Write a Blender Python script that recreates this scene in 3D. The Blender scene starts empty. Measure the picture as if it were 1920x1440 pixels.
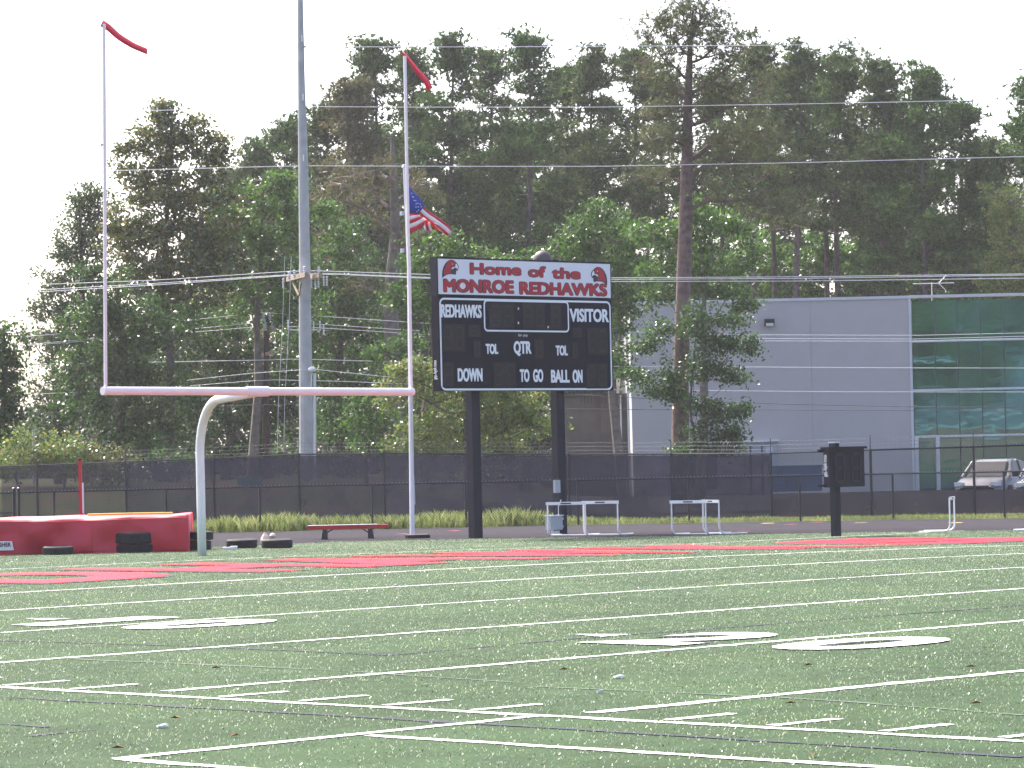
import bpy, bmesh, math, random
import numpy as np
from mathutils import Vector, Matrix
random.seed(7)
rng = np.random.default_rng(11)
scene = bpy.context.scene
COL = scene.collection

# ------------------------------------------------------------------ camera
YAW, PITCH, ROLL, FPX = 0.802435594, 0.0212421834, -0.0223332739, 6594.34
CAMP = np.array([-16.485, -39.6016, 1.7266])
d0 = np.array([math.cos(PITCH)*math.cos(YAW), math.cos(PITCH)*math.sin(YAW), math.sin(PITCH)])
r0 = np.array([math.sin(YAW), -math.cos(YAW), 0.0])
u0 = np.cross(r0, d0)
RV = math.cos(ROLL)*r0 + math.sin(ROLL)*u0
UV = -math.sin(ROLL)*r0 + math.cos(ROLL)*u0
FH = np.array([math.cos(YAW), math.sin(YAW), 0.0])      # horizontal heading of the view
RH = r0                                                  # horizontal direction across the view
cam = bpy.data.cameras.new('camera'); cam.sensor_width = 36; cam.lens = FPX/1920*36
cam.clip_start = 0.5; cam.clip_end = 6000
camo = bpy.data.objects.new('camera', cam); COL.objects.link(camo)
M = Matrix((( RV[0], UV[0], -d0[0], CAMP[0]), (RV[1], UV[1], -d0[1], CAMP[1]), (RV[2], UV[2], -d0[2], CAMP[2]), (0, 0, 0, 1)))
camo.matrix_world = M
scene.camera = camo

# ------------------------------------------------------------------ light
SUN = Vector((0.10, 0.66, 0.745)).normalized()
EL = math.asin(SUN.z); AZ = math.atan2(SUN.x, SUN.y)
world = bpy.data.worlds.new('World'); scene.world = world; world.use_nodes = True
nt = world.node_tree
bg = nt.nodes['Background']
sky = nt.nodes.new('ShaderNodeTexSky'); sky.sky_type = 'NISHITA'; sky.sun_disc = False
sky.sun_elevation = EL; sky.sun_rotation = AZ; sky.dust_density = 4.0; sky.air_density = .62; sky.ozone_density = .4
nt.links.new(sky.outputs[0], bg.inputs[0]); bg.inputs[1].default_value = 0.15
sl = bpy.data.lights.new('sun', 'SUN'); sl.energy = 2.5; sl.angle = math.radians(0.6); sl.color = (1.0, 0.95, 0.87)
so = bpy.data.objects.new('sun', sl); COL.objects.link(so)
so.rotation_euler = SUN.to_track_quat('Z', 'Y').to_euler(); so.location = (0, 0, 60)
vs = scene.view_settings; vs.view_transform = 'Standard'; vs.look = 'None'; vs.gamma = 1.0; vs.exposure = 1.82
vs.use_curve_mapping = False
vs.use_white_balance = True; vs.white_balance_temperature = 6550; vs.white_balance_tint = 10.5
scene.cycles.max_bounces = 8; scene.cycles.transparent_max_bounces = 24
scene.cycles.sample_clamp_indirect = 6

# ------------------------------------------------------------------ geometry helpers
def H(x):
    """height of the field, crowned along its length"""
    X = min(max(x, 0), 48.77)/10
    z = 0.00675246*X + 0.0315487*X*X - 0.0111452*X**3
    return max(z, -0.08) if x > 24 else (z if x > 0 else 0.0)
def ray(px, py): return d0 + RV*((px-960)/FPX) - UV*((py-720)/FPX)
def at(px, py, dep): return CAMP + ray(px, py)*dep
def gnd(px, py, dz=0.0):
    v = ray(px, py); z = 0.0
    for _ in range(40):
        t = (z-CAMP[2])/v[2]; p = CAMP+t*v; z = .5*z+.5*(H(p[0])+dz)
    return np.array([p[0], p[1], z])
def ony(px, py, Y):
    v = ray(px, py); return CAMP + v*((Y-CAMP[1])/v[1])
def onx(px, py, X):
    v = ray(px, py); return CAMP + v*((X-CAMP[0])/v[0])
def horizon(px): return 868 - 0.0223*(px-960) - 8 + 0
def uw(u, w, z=0.0):                     # u across the view, w along it, on the horizontal plane
    p = CAMP + RH*u + FH*w; return np.array([p[0], p[1], z])
def sstep(a, b, x):
    t = min(max((x-a)/(b-a), 0), 1); return t*t*(3-2*t)
def terrain_z(u, w):
    """land beyond the tall fence: a clay bank on the left, a raised lot on the right"""
    k = sstep(-6, 3, u)
    left = 1.15*sstep(104, 117, w); right = -0.06*sstep(99, 104, w)
    return (1-k)*left + k*right
def tz_at(p):
    q = np.array(p[:2])-CAMP[:2]; u = q@RH[:2]; w = q@FH[:2]
    return terrain_z(u, w) if w > 99 else H(p[0])

class MB:
    def __init__(s): s.v = []; s.f = []; s.m = []; s.n = 0
    def add(s, V, F, mi=0):
        V = [tuple(float(c) for c in v) for v in V]
        s.v += V; s.f += [tuple(i+s.n for i in f) for f in F]; s.m += [mi]*len(F); s.n += len(V); return s
    def box(s, c, size, ax=None, mi=0):
        c = np.array(c, float); X, Y, Z = ax if ax is not None else np.eye(3)
        X, Y, Z = np.array(X)*size[0]/2, np.array(Y)*size[1]/2, np.array(Z)*size[2]/2
        V = [c+a*X+b*Y+e*Z for e in (-1, 1) for b in (-1, 1) for a in (-1, 1)]
        return s.add(V, [(0, 2, 3, 1), (4, 5, 7, 6), (0, 1, 5, 4), (2, 6, 7, 3), (0, 4, 6, 2), (1, 3, 7, 5)], mi)
    def tube(s, pts, rad, n=8, mi=0, cap=True):
        pts = [np.array(p, float) for p in pts]
        if not hasattr(rad, '__len__'): rad = [rad]*len(pts)
        V = []; F = []; prev = None
        for i, p in enumerate(pts):
            t = pts[min(i+1, len(pts)-1)]-pts[max(i-1, 0)]; t = t/(np.linalg.norm(t)+1e-9)
            if prev is None:
                a = np.array([0, 0, 1.]) if abs(t[2]) < .9 else np.array([1., 0, 0])
                x = np.cross(a, t)
            else: x = prev-t*(prev@t)
            x /= np.linalg.norm(x)+1e-9; prev = x; y = np.cross(t, x)
            for k in range(n):
                an = 2*math.pi*k/n; V.append(p+rad[i]*(math.cos(an)*x+math.sin(an)*y))
        for i in range(len(pts)-1):
            for k in range(n):
                F.append((i*n+k, i*n+(k+1) % n, (i+1)*n+(k+1) % n, (i+1)*n+k))
        if cap: F += [tuple(range(n))[::-1], tuple((len(pts)-1)*n+k for k in range(n))]
        return s.add(V, F, mi)
    def prism(s, poly, o, X, Y, Nv, t, mi=0):
        """closed 2-D outline on plane (o,X,Y) thickened by t along Nv"""
        o, X, Y, Nv = map(lambda a: np.array(a, float), (o, X, Y, Nv)); n = len(poly)
        V = [o+a*X+b*Y for a, b in poly]+[o+a*X+b*Y+t*Nv for a, b in poly]
        F = [tuple(range(n))[::-1], tuple(range(n, 2*n))]+[(i, (i+1) % n, n+(i+1) % n, n+i) for i in range(n)]
        return s.add(V, F, mi)
    def lathe(s, prof, c, n=24, axis=None, mi=0):
        c = np.array(c, float); A = axis if axis is not None else np.eye(3); V = []; F = []
        for (r, z) in prof:
            for k in range(n):
                a = 2*math.pi*k/n; V.append(c+A[0]*r*math.cos(a)+A[1]*r*math.sin(a)+A[2]*z)
        for i in range(len(prof)-1):
            for k in range(n): F.append((i*n+k, i*n+(k+1) % n, (i+1)*n+(k+1) % n, (i+1)*n+k))
        return s.add(V, F, mi)
    def quad(s, a, b, c, d, mi=0): return s.add([a, b, c, d], [(0, 1, 2, 3)], mi)
    def build(s, name, mats, parent=None, loc=None, smooth=False, kind=None, label=None):
        o3 = np.array(world_loc(parent)) if parent is not None else (np.array(loc, float) if loc is not None else np.zeros(3))
        me = bpy.data.meshes.new(name)
        me.from_pydata([tuple(np.array(v)-o3) for v in s.v], [], s.f)
        if not isinstance(mats, (list, tuple)): mats = [mats]
        for m_ in mats: me.materials.append(m_)
        if len(mats) > 1: me.polygons.foreach_set('material_index', s.m)
        if smooth: me.polygons.foreach_set('use_smooth', [True]*len(me.polygons))
        me.update()
        o = bpy.data.objects.new(name, me); COL.objects.link(o)
        if parent is not None: o.parent = parent
        else: o.location = tuple(o3)
        if kind: o['kind'] = kind
        if label: o['label'] = label
        return o
def world_loc(o):
    p = Vector((0, 0, 0))
    while o is not None: p += o.location; o = o.parent
    return tuple(p)
def empty(name, loc, label, cat, group=None):
    o = bpy.data.objects.new(name, None); COL.objects.link(o); o.location = tuple(float(c) for c in loc)
    o.empty_display_size = .3
    return tag(o, label, cat, group)
def tag(o, label, cat, group=None):
    o['label'] = label; o['category'] = cat
    if group: o['group'] = group
    return o
def np_mesh(name, V, nper, mats, parent=None, loc=None, kind=None):
    """V: (N*nper,3) vertices, each run of nper is one face"""
    o3 = np.array(world_loc(parent)) if parent is not None else (np.array(loc, float) if loc is not None else np.zeros(3))
    V = (V-o3).astype(np.float32); n = len(V)//nper
    me = bpy.data.meshes.new(name); me.vertices.add(len(V)); me.vertices.foreach_set('co', V.ravel())
    me.loops.add(n*nper); me.loops.foreach_set('vertex_index', np.arange(n*nper, dtype=np.int32))
    me.polygons.add(n); me.polygons.foreach_set('loop_start', np.arange(0, n*nper, nper, dtype=np.int32))
    me.polygons.foreach_set('loop_total', np.full(n, nper, dtype=np.int32))
    me.update(); me.validate()
    for m_ in (mats if isinstance(mats, (list, tuple)) else [mats]): me.materials.append(m_)
    o = bpy.data.objects.new(name, me); COL.objects.link(o)
    if parent is not None: o.parent = parent
    else: o.location = tuple(o3)
    if kind: o['kind'] = kind
    return o

# ------------------------------------------------------------------ materials
def nodes(name):
    m = bpy.data.materials.new(name); m.use_nodes = True; return m, m.node_tree, m.node_tree.nodes['Principled BSDF']
def mat(name, col, rough=.6, metal=0, var=.12, scale=3., bump=0., bscale=40., spec=.5, coat=0.):
    m, t, p = nodes(name); N = t.nodes; L = t.links
    p.inputs['Roughness'].default_value = rough; p.inputs['Metallic'].default_value = metal
    p.inputs['Specular IOR Level'].default_value = spec; p.inputs['Coat Weight'].default_value = coat
    tc = N.new('ShaderNodeTexCoord'); nz = N.new('ShaderNodeTexNoise')
    nz.inputs['Scale'].default_value = scale; nz.inputs['Detail'].default_value = 6
    L.new(tc.outputs['Object'], nz.inputs['Vector'])
    cr = N.new('ShaderNodeValToRGB'); cr.color_ramp.elements[0].position = .3; cr.color_ramp.elements[1].position = .7
    cr.color_ramp.elements[0].color = tuple(c*(1-var) for c in col)+(1,)
    cr.color_ramp.elements[1].color = tuple(min(1, c*(1+var)) for c in col)+(1,)
    L.new(nz.outputs['Fac'], cr.inputs[0]); L.new(cr.outputs[0], p.inputs['Base Color'])
    if bump:
        b = N.new('ShaderNodeBump'); b.inputs['Strength'].default_value = bump; b.inputs['Distance'].default_value = .02
        n2 = N.new('ShaderNodeTexNoise'); n2.inputs['Scale'].default_value = bscale; n2.inputs['Detail'].default_value = 5
        L.new(tc.outputs['Object'], n2.inputs['Vector']); L.new(n2.outputs['Fac'], b.inputs['Height'])
        L.new(b.outputs[0], p.inputs['Normal'])
    return m
def leafmat(name, cols, trans=.4, rough=.5, spec=.35, sat=1.):
    m, t, p = nodes(name); N = t.nodes; L = t.links
    g = N.new('ShaderNodeNewGeometry'); cr = N.new('ShaderNodeValToRGB')
    for i, c in enumerate(cols):
        e = cr.color_ramp.elements[i] if i < 2 else cr.color_ramp.elements.new(1.)
    es = cr.color_ramp.elements
    for i, c in enumerate(cols):
        es[i].position = i/(len(cols)-1); es[i].color = tuple(c)+(1,)
    L.new(g.outputs['Random Per Island'], cr.inputs[0])
    # slow drift of hue through the crown
    tc = N.new('ShaderNodeTexCoord'); nz = N.new('ShaderNodeTexNoise'); nz.inputs['Scale'].default_value = .55
    L.new(tc.outputs['Object'], nz.inputs['Vector'])
    mx = N.new('ShaderNodeMix'); mx.data_type = 'RGBA'; mx.blend_type = 'MULTIPLY'; mx.inputs[0].default_value = 1
    c2 = N.new('ShaderNodeValToRGB'); c2.color_ramp.elements[0].position = .35; c2.color_ramp.elements[1].position = .65
    c2.color_ramp.elements[0].color = (.75, .78, .8, 1); c2.color_ramp.elements[1].color = (1.2, 1.15, 1.0, 1)
    L.new(nz.outputs['Fac'], c2.inputs[0]); L.new(cr.outputs[0], mx.inputs[6]); L.new(c2.outputs[0], mx.inputs[7])
    L.new(mx.outputs[2], p.inputs['Base Color']); p.inputs['Roughness'].default_value = rough
    p.inputs['Specular IOR Level'].default_value = spec
    tr = N.new('ShaderNodeBsdfTranslucent'); L.new(mx.outputs[2], tr.inputs['Color'])
    ms = N.new('ShaderNodeMixShader'); ms.inputs[0].default_value = trans
    L.new(p.outputs[0], ms.inputs[1]); L.new(tr.outputs[0], ms.inputs[2])
    L.new(ms.outputs[0], N['Material Output'].inputs['Surface']); return m

WHITEP = mat('white_paint', (.84, .83, .85), .35, var=.04)
OFFWHITE = mat('weathered_white_metal', (.66, .66, .68), .4, var=.06)
NAVY = mat('dark_navy_paint', (.012, .013, .026), .45, var=.2, spec=.2)
BOARD = mat('scoreboard_face', (.009, .009, .020), .5, var=.15, spec=.12)
SIGNW = mat('white_sign_panel', (.80, .79, .84), .5, var=.02)
LETW = mat('white_lettering', (.86, .87, .90), .5, var=.02)
LETR = mat('red_lettering', (.46, .008, .024), .5, var=.08)
LETB = mat('black_lettering', (.02, .018, .03), .5, var=.1)
DIGIT = mat('digit_panel', (.024, .021, .026), .6, var=.2, spec=.2)
SEG = mat('digit_segment', (.040, .035, .032), .6, var=.2, spec=.2)
BLACKM = mat('black_fence_paint', (.016, .016, .026), .4, var=.25)
REDV = mat('red_vinyl', (.56, .020, .045), .42, var=.12, scale=2., bump=.25, bscale=6.)
REDP = mat('red_paint', (.50, .015, .02), .4, var=.1)
REDRIB = mat('red_ribbon', (.62, .015, .04), .7, var=.08)
RUBBER = mat('tyre_rubber', (.022, .021, .026), .75, var=.35, scale=9., bump=.4, bscale=60)
STEELP = mat('weathered_galvanised_steel', (.43, .42, .425), .65, metal=.0, var=.16, scale=2.2, bump=.1)
WOODP = mat('creosoted_pole_wood', (.075, .04, .035), .85, var=.35, scale=6., bump=.5)
ARMW = mat('crossarm_wood', (.34, .24, .19), .8, var=.25, scale=8., bump=.3)
WIREM = mat('aluminium_wire', (.60, .60, .62), .35, metal=.5, var=.05)
DARKW = mat('dark_cable', (.06, .06, .065), .5, var=.1)
PORC = mat('grey_porcelain', (.55, .57, .60), .2, var=.1)
CONC = mat('pale_concrete', (.42, .41, .39), .85, var=.12, bump=.2)
WALLM = mat('grey_tilt_up_wall', (.47, .435, .43), .85, var=.03, scale=1.3, bump=.15, bscale=25)
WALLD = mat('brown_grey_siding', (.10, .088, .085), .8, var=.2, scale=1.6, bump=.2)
COPING = mat('light_coping', (.62, .62, .64), .45, var=.05)
GREYBOX = mat('grey_enamel_box', (.36, .40, .42), .45, var=.06)
BARK = mat('pine_bark', (.15, .095, .085), .9, var=.4, scale=5., bump=.8, bscale=14)
BARKD = mat('dark_bark', (.10, .078, .075), .9, var=.4, scale=5., bump=.6, bscale=14)
BARKG = mat('grey_brown_bark', (.17, .14, .12), .9, var=.3, scale=5., bump=.6, bscale=14)
DEADW = mat('dead_twig_wood', (.20, .15, .135), .9, var=.3, scale=5.)
YELLOW = mat('yellow_plastic', (.75, .55, .06), .5, var=.08)
BLUEM = mat('blue_container_paint', (.045, .085, .16), .55, var=.2)
BLUEF = mat('flag_blue', (.03, .06, .34), .8, var=.1)
SIGNG = mat('street_sign_green', (.02, .30, .24), .5, var=.05)
PINE = leafmat('pine_needles', [(0.035, 0.070, 0.023), (0.065, 0.117, 0.035), (0.098, 0.156, 0.047), (0.146, 0.186, 0.078)], .28, .55, .3)
PINEB = leafmat('brownish_pine_needles', [(0.079, 0.096, 0.039), (0.124, 0.140, 0.056), (0.166, 0.150, 0.074), (0.202, 0.176, 0.096)], .3, .55, .3)
PINEF = leafmat('olive_pine_needles', [(0.065, 0.086, 0.039), (0.101, 0.130, 0.055), (0.137, 0.163, 0.065), (0.169, 0.169, 0.086)], .3, .55, .3)
PINEG = leafmat('fresh_pine_needles', [(0.031, 0.077, 0.025), (0.056, 0.124, 0.031), (0.088, 0.166, 0.042), (0.131, 0.202, 0.066)], .3, .55, .3)
BROAD = leafmat('broad_leaves', [(0.029, 0.075, 0.016), (0.055, 0.130, 0.023), (0.086, 0.182, 0.031), (0.124, 0.221, 0.042)], .45, .32, .55)
BROADD = leafmat('dark_broad_leaves', [(0.020, 0.055, 0.014), (0.038, 0.093, 0.020), (0.058, 0.128, 0.029), (0.100, 0.180, 0.041)], .42, .32, .55)
BROADL = leafmat('light_broad_leaves', [(0.085, 0.150, 0.030), (0.135, 0.215, 0.045), (0.20, 0.27, 0.065), (0.27, 0.22, 0.09)], .5, .38, .55)
MAGN = leafmat('magnolia_leaves', [(0.042, 0.072, 0.020), (0.078, 0.115, 0.028), (0.14, 0.165, 0.040), (0.24, 0.19, 0.050)], .34, .22, 1.0)
CEDAR = leafmat('cedar_foliage', [(0.047, 0.078, 0.040), (0.078, 0.122, 0.060), (0.112, 0.156, 0.078), (0.140, 0.187, 0.094)], .3, .6, .3)
GRASSM = leafmat('long_grass', [(0.12, 0.18, 0.05), (0.18, 0.24, 0.08), (0.27, 0.31, 0.13), (0.36, 0.36, 0.20)], .5, .6, .3)

def turf_mat():
    m, t, p = nodes('artificial_turf'); N = t.nodes; L = t.links
    tc = N.new('ShaderNodeTexCoord')
    def noise(s, det=4):
        n = N.new('ShaderNodeTexNoise'); n.inputs['Scale'].default_value = s; n.inputs['Detail'].default_value = det
        L.new(tc.outputs['Object'], n.inputs['Vector']); return n
    a = noise(38, 8); b = noise(.35, 3); c = noise(2.2, 4)
    cr = N.new('ShaderNodeValToRGB'); e = cr.color_ramp.elements
    e[0].position = .34; e[0].color = (.028, .055, .023, 1); e[1].position = .68; e[1].color = (.056, .094, .046, 1)
    L.new(a.outputs['Fac'], cr.inputs[0])
    mp = N.new('ShaderNodeMath'); mp.operation = 'ADD'; L.new(b.outputs['Fac'], mp.inputs[0]); L.new(c.outputs['Fac'], mp.inputs[1])
    mr = N.new('ShaderNodeMapRange'); mr.inputs[1].default_value = .7; mr.inputs[2].default_value = 1.3
    mr.inputs[3].default_value = .74; mr.inputs[4].default_value = 1.24; L.new(mp.outputs[0], mr.inputs[0])
    mx = N.new('ShaderNodeVectorMath'); mx.operation = 'SCALE'; L.new(cr.outputs[0], mx.inputs[0]); L.new(mr.outputs[0], mx.inputs['Scale'])
    L.new(mx.outputs[0], p.inputs['Base Color']); p.inputs['Roughness'].default_value = .9
    p.inputs['Specular IOR Level'].default_value = .08
    bp = N.new('ShaderNodeBump'); bp.inputs['Strength'].default_value = .6; bp.inputs['Distance'].default_value = .02
    n2 = noise(70, 3); L.new(n2.outputs['Fac'], bp.inputs['Height']); L.new(bp.outputs[0], p.inputs['Normal'])
    return m
TURF = turf_mat()
def paint(name, col):
    """paint rubbed into the turf: worn, with green showing through"""
    m, t, p = nodes(name); N = t.nodes; L = t.links
    tc = N.new('ShaderNodeTexCoord'); n = N.new('ShaderNodeTexNoise'); n.inputs['Scale'].default_value = 22; n.inputs['Detail'].default_value = 6
    L.new(tc.outputs['Object'], n.inputs['Vector']); cr = N.new('ShaderNodeValToRGB'); e = cr.color_ramp.elements
    e[0].position = .24; e[0].color = (col[0]*.6+.03, col[1]*.55+.05, col[2]*.55+.03, 1); e[1].position = .42; e[1].color = tuple(col)+(1,)
    L.new(n.outputs['Fac'], cr.inputs[0]); L.new(cr.outputs[0], p.inputs['Base Color']); p.inputs['Roughness'].default_value = .7
    bp = N.new('ShaderNodeBump'); bp.inputs['Strength'].default_value = .5; bp.inputs['Distance'].default_value = .02
    L.new(n.outputs['Fac'], bp.inputs['Height']); L.new(bp.outputs[0], p.inputs['Normal']); p.inputs['Specular IOR Level'].default_value = .1; return m
PAINTW = paint('white_field_paint', (.80, .80, .78)); PAINTR = paint('red_field_paint', (.56, .010, .035))
PAINTK = paint('black_field_paint', (.03, .035, .05)); PAINTF = paint('faint_field_paint', (.10, .14, .10))
TRACK = mat('black_track_surface', (.029, .026, .034), .95, var=.15, scale=1.2, bump=.3, bscale=90, spec=.06)
LANE = mat('lane_paint', (.17, .165, .19), .9, var=.2, spec=.1)
def earth_mat():
    m, t, p = nodes('clay_and_grass'); N = t.nodes; L = t.links
    tc = N.new('ShaderNodeTexCoord'); n = N.new('ShaderNodeTexNoise'); n.inputs['Scale'].default_value = .5; n.inputs['Detail'].default_value = 8
    L.new(tc.outputs['Object'], n.inputs['Vector']); cr = N.new('ShaderNodeValToRGB'); e = cr.color_ramp.elements
    e[0].position = .42; e[0].color = (.035, .055, .016, 1); e[1].position = .62; e[1].color = (.085, .050, .032, 1)
    x = e.new(.50); x.color = (.05, .06, .022, 1)
    L.new(n.outputs['Fac'], cr.inputs[0]); L.new(cr.outputs[0], p.inputs['Base Color']); p.inputs['Roughness'].default_value = .95; p.inputs['Specular IOR Level'].default_value = .05
    return m
EARTH = earth_mat()
ASPH = mat('asphalt', (.05, .05, .052), .95, var=.15, bump=.2, spec=.08)

def screen_mat(name, alpha, col):
    m, t, p = nodes(name); N = t.nodes; L = t.links
    p.inputs['Base Color'].default_value = tuple(col)+(1,); p.inputs['Roughness'].default_value = .8
    p.inputs['Specular IOR Level'].default_value = .15
    tl = N.new('ShaderNodeBsdfTranslucent'); tl.inputs['Color'].default_value = tuple(c*1.3 for c in col)+(1,)
    a = N.new('ShaderNodeMixShader'); a.inputs[0].default_value = .4; L.new(p.outputs[0], a.inputs[1]); L.new(tl.outputs[0], a.inputs[2])
    tp = N.new('ShaderNodeBsdfTransparent'); b = N.new('ShaderNodeMixShader')
    tc = N.new('ShaderNodeTexCoord'); n = N.new('ShaderNodeTexNoise'); n.inputs['Scale'].default_value = 1.3; n.inputs['Detail'].default_value = 5
    L.new(tc.outputs['Object'], n.inputs['Vector']); mr = N.new('ShaderNodeMapRange')
    mr.inputs[3].default_value = alpha-.07; mr.inputs[4].default_value = alpha+.07; mr.inputs[1].default_value = .3; mr.inputs[2].default_value = .7
    L.new(n.outputs['Fac'], mr.inputs[0]); L.new(mr.outputs[0], b.inputs[0])
    L.new(tp.outputs[0], b.inputs[1]); L.new(a.outputs[0], b.inputs[2])
    L.new(b.outputs[0], N['Material Output'].inputs['Surface']); return m
SCREEN = screen_mat('windscreen_mesh_fabric', .87, (.026, .026, .046))
SCREENT = screen_mat('thin_windscreen_mesh', .66, (.030, .030, .042))
SCREENL = screen_mat('dense_windscreen_fabric', .93, (.034, .031, .042))
def glass_mat():
    m, t, p = nodes('tinted_window_glass'); N = t.nodes; L = t.links
    p.inputs['Base Color'].default_value = (.11, .31, .36, 1); p.inputs['Metallic'].default_value = 1
    p.inputs['Roughness'].default_value = .03
    tc = N.new('ShaderNodeTexCoord'); n = N.new('ShaderNodeTexNoise'); n.inputs['Scale'].default_value = .55; n.inputs['Detail'].default_value = 2
    mp = N.new('ShaderNodeMapping'); mp.inputs['Scale'].default_value = (1, 1, 2.2)
    L.new(tc.outputs['Object'], mp.inputs[0]); L.new(mp.outputs[0], n.inputs['Vector'])
    b = N.new('ShaderNodeBump'); b.inputs['Strength'].default_value = .3; b.inputs['Distance'].default_value = .012
    L.new(n.outputs['Fac'], b.inputs['Height']); L.new(b.outputs[0], p.inputs['Normal']); return m
GLASS = glass_mat()
CARGL = mat('dark_car_glass', (.015, .018, .022), .25, var=.1, spec=.25)
SILVER = mat('silver_car_paint', (.15, .155, .165), .4, metal=.5, var=.03, coat=.4)
DKCAR = mat('dark_blue_car_paint', (.02, .025, .045), .3, metal=.3, var=.05, coat=.6)
BRICK = mat('red_brick', (.20, .085, .06), .9, var=.2, scale=8)

# ------------------------------------------------------------------ ground
def sheet_grid(us, ws, zf, name, m, cut=None, world_xy=False):
    V = []; idx = {}; F = []
    for i, u in enumerate(us):
        for j, w in enumerate(ws):
            V.append((u, w, zf(u, w)) if world_xy else tuple(uw(u, w, zf(u, w))))
    nj = len(ws)
    for i in range(len(us)-1):
        for j in range(nj-1): F.append((i*nj+j, (i+1)*nj+j, (i+1)*nj+j+1, i*nj+j+1))
    mb = MB(); mb.add(V, F); return mb.build(name, m, kind='structure', smooth=True)
us = [-1500, -800, -300, -120, -60, -40]+list(np.arange(-30, 31, 1.5))+[40, 60, 120, 300, 800, 1500]
ws = [-600, -400, -150, -60, -20, 0, 40, 80, 96, 98]+list(np.arange(99, 122, 1.5))+[130, 140, 150, 170, 200, 260, 400, 900, 1500]
def tzf(u, w):
    if w < 99: return -.14
    return terrain_z(u, w)+random.uniform(-.03, .03)-(.14 if w < 100 else 0)
sheet_grid(us, ws, tzf, 'ground', EARTH)
# asphalt lot on the right behind the fence
sheet_grid([-4, 0, 4, 8, 12, 20, 40], [106, 112, 120, 135, 149], lambda u, w: terrain_z(u, w)+.06, 'parking_lot', ASPH)
# turf
INNER = [(-45, 60), (-6, 30), (22.5, 26.0), (29.0, 19.4), (31.3, 18.4), (36.4, 21.2), (38.74, 18.7), (40.33, 15.2), (42.26, 13.0), (43.77, 10.3), (44.87, 7.9), (46.6, 3), (48.6, -4), (50.5, -12), (51.5, -25), (51.5, -120)]
OUTER = [(10, 60), (30, 44.5), (36, 40.2), (40, 36.6), (43.7, 32.9), (47, 29.6), (49.6, 26.6), (51.2, 24.0), (52.6, 21.3), (53.8, 18.7), (54.7, 16.1), (55.4, 13.3), (55.9, 10), (56.4, 0), (56.6, -120)]
def resample(P, n):
    P = np.array(P, float); s = np.r_[0, np.cumsum(np.linalg.norm(np.diff(P, axis=0), axis=1))]
    t = np.linspace(0, s[-1], n); return np.c_[np.interp(t, s, P[:, 0]), np.interp(t, s, P[:, 1])]
xs = np.r_[[-120, -60, -30, -15], np.arange(-6, 50, 1.5), [52, 56.8]]
sheet_grid(list(xs), [-120, -60, -40, -30, -20, -10, 0, 10, 20, 30, 40, 60], lambda x, y: H(x), 'artificial_turf', TURF, world_xy=True)
# track
def band(A, B, z, name, m, kind='structure', parent=None):
    V = []; F = []
    for a, b in zip(A, B): V += [(a[0], a[1], H(a[0])+z), (b[0], b[1], H(b[0])+z)]
    for i in range(len(A)-1): F.append((2*i, 2*i+1, 2*i+3, 2*i+2))
    mb = MB(); mb.add(V, F); return mb.build(name, m, kind=kind, parent=parent)
def offset(P, d):
    P = np.array(P); T = np.gradient(P, axis=0); T /= np.linalg.norm(T, axis=1)[:, None]
    return P+np.c_[T[:, 1], -T[:, 0]]*d
# the track as strips between the two edges
def interp_y(P, y):
    P = np.array(P); o = np.argsort(P[:, 1]); return np.interp(y, P[o, 1], P[o, 0])
OUT2 = resample(OUTER, 160)
mb = MB(); poly_in = np.array(INNER[3:]); poly_out = OUT2
pi = resample(poly_in, 120)
# match by angle around a centre inside the D
def strip(pa, pb, z, name, m):
    V = [(p[0], p[1], H(p[0])+z) for p in pa]+[(p[0], p[1], H(p[0])+z) for p in pb[::-1]]
    bm = bmesh.new(); vv = [bm.verts.new(v) for v in V]; f = bm.faces.new(vv); bmesh.ops.triangulate(bm, faces=[f])
    if sum(fc.normal.z for fc in bm.faces) < 0: bmesh.ops.reverse_faces(bm, faces=bm.faces)
    me = bpy.data.meshes.new(name); bm.to_mesh(me); bm.free(); me.materials.append(m)
    o = bpy.data.objects.new(name, me); COL.objects.link(o); o['kind'] = 'structure'; return o
tp_in = np.array([(18, 60), (22, 27.5)]+INNER[3:]); 
def grid_track():
    V = []; F = []; n = 0; cell = .5
    from math import floor
    tp = [tuple(p) for p in tp_in]+[tuple(p) for p in OUT2[::-1]]
    P = np.array(tp)
    X, Y = np.meshgrid(np.arange(18, 57, cell), np.arange(-70, 60, cell), indexing='ij')
    def inside(x, y):
        c = np.zeros(x.shape, bool)
        for i in range(len(P)):
            x1, y1 = P[i]; x2, y2 = P[i-1]
            k = ((y1 > y) != (y2 > y)) & (x < (x2-x1)*(y-y1)/((y2-y1) if y2 != y1 else 1e-9)+x1); c ^= k
        return c
    return inside
inside_track = grid_track()
bm = bmesh.new(); 
_vt = [bm.verts.new((p[0], p[1], 0)) for p in tp_in]+[bm.verts.new((p[0], p[1], 0)) for p in OUT2[::-1]]
_f = bm.faces.new(_vt)
for xx in np.arange(19, 37, 1.5):
    g = bm.verts[:]+bm.edges[:]+bm.faces[:]
    bmesh.ops.bisect_plane(bm, geom=g, plane_co=(xx, 0, 0), plane_no=(1, 0, 0))
bmesh.ops.triangulate(bm, faces=bm.faces[:])
for v in bm.verts: v.co.z = H(v.co.x)+.008
if sum(fc.normal.z for fc in bm.faces) < 0: bmesh.ops.reverse_faces(bm, faces=bm.faces[:])
me = bpy.data.meshes.new('running_track'); bm.to_mesh(me); bm.free(); me.materials.append(TRACK)
o = bpy.data.objects.new('running_track', me); COL.objects.link(o); o['kind'] = 'structure'
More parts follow.
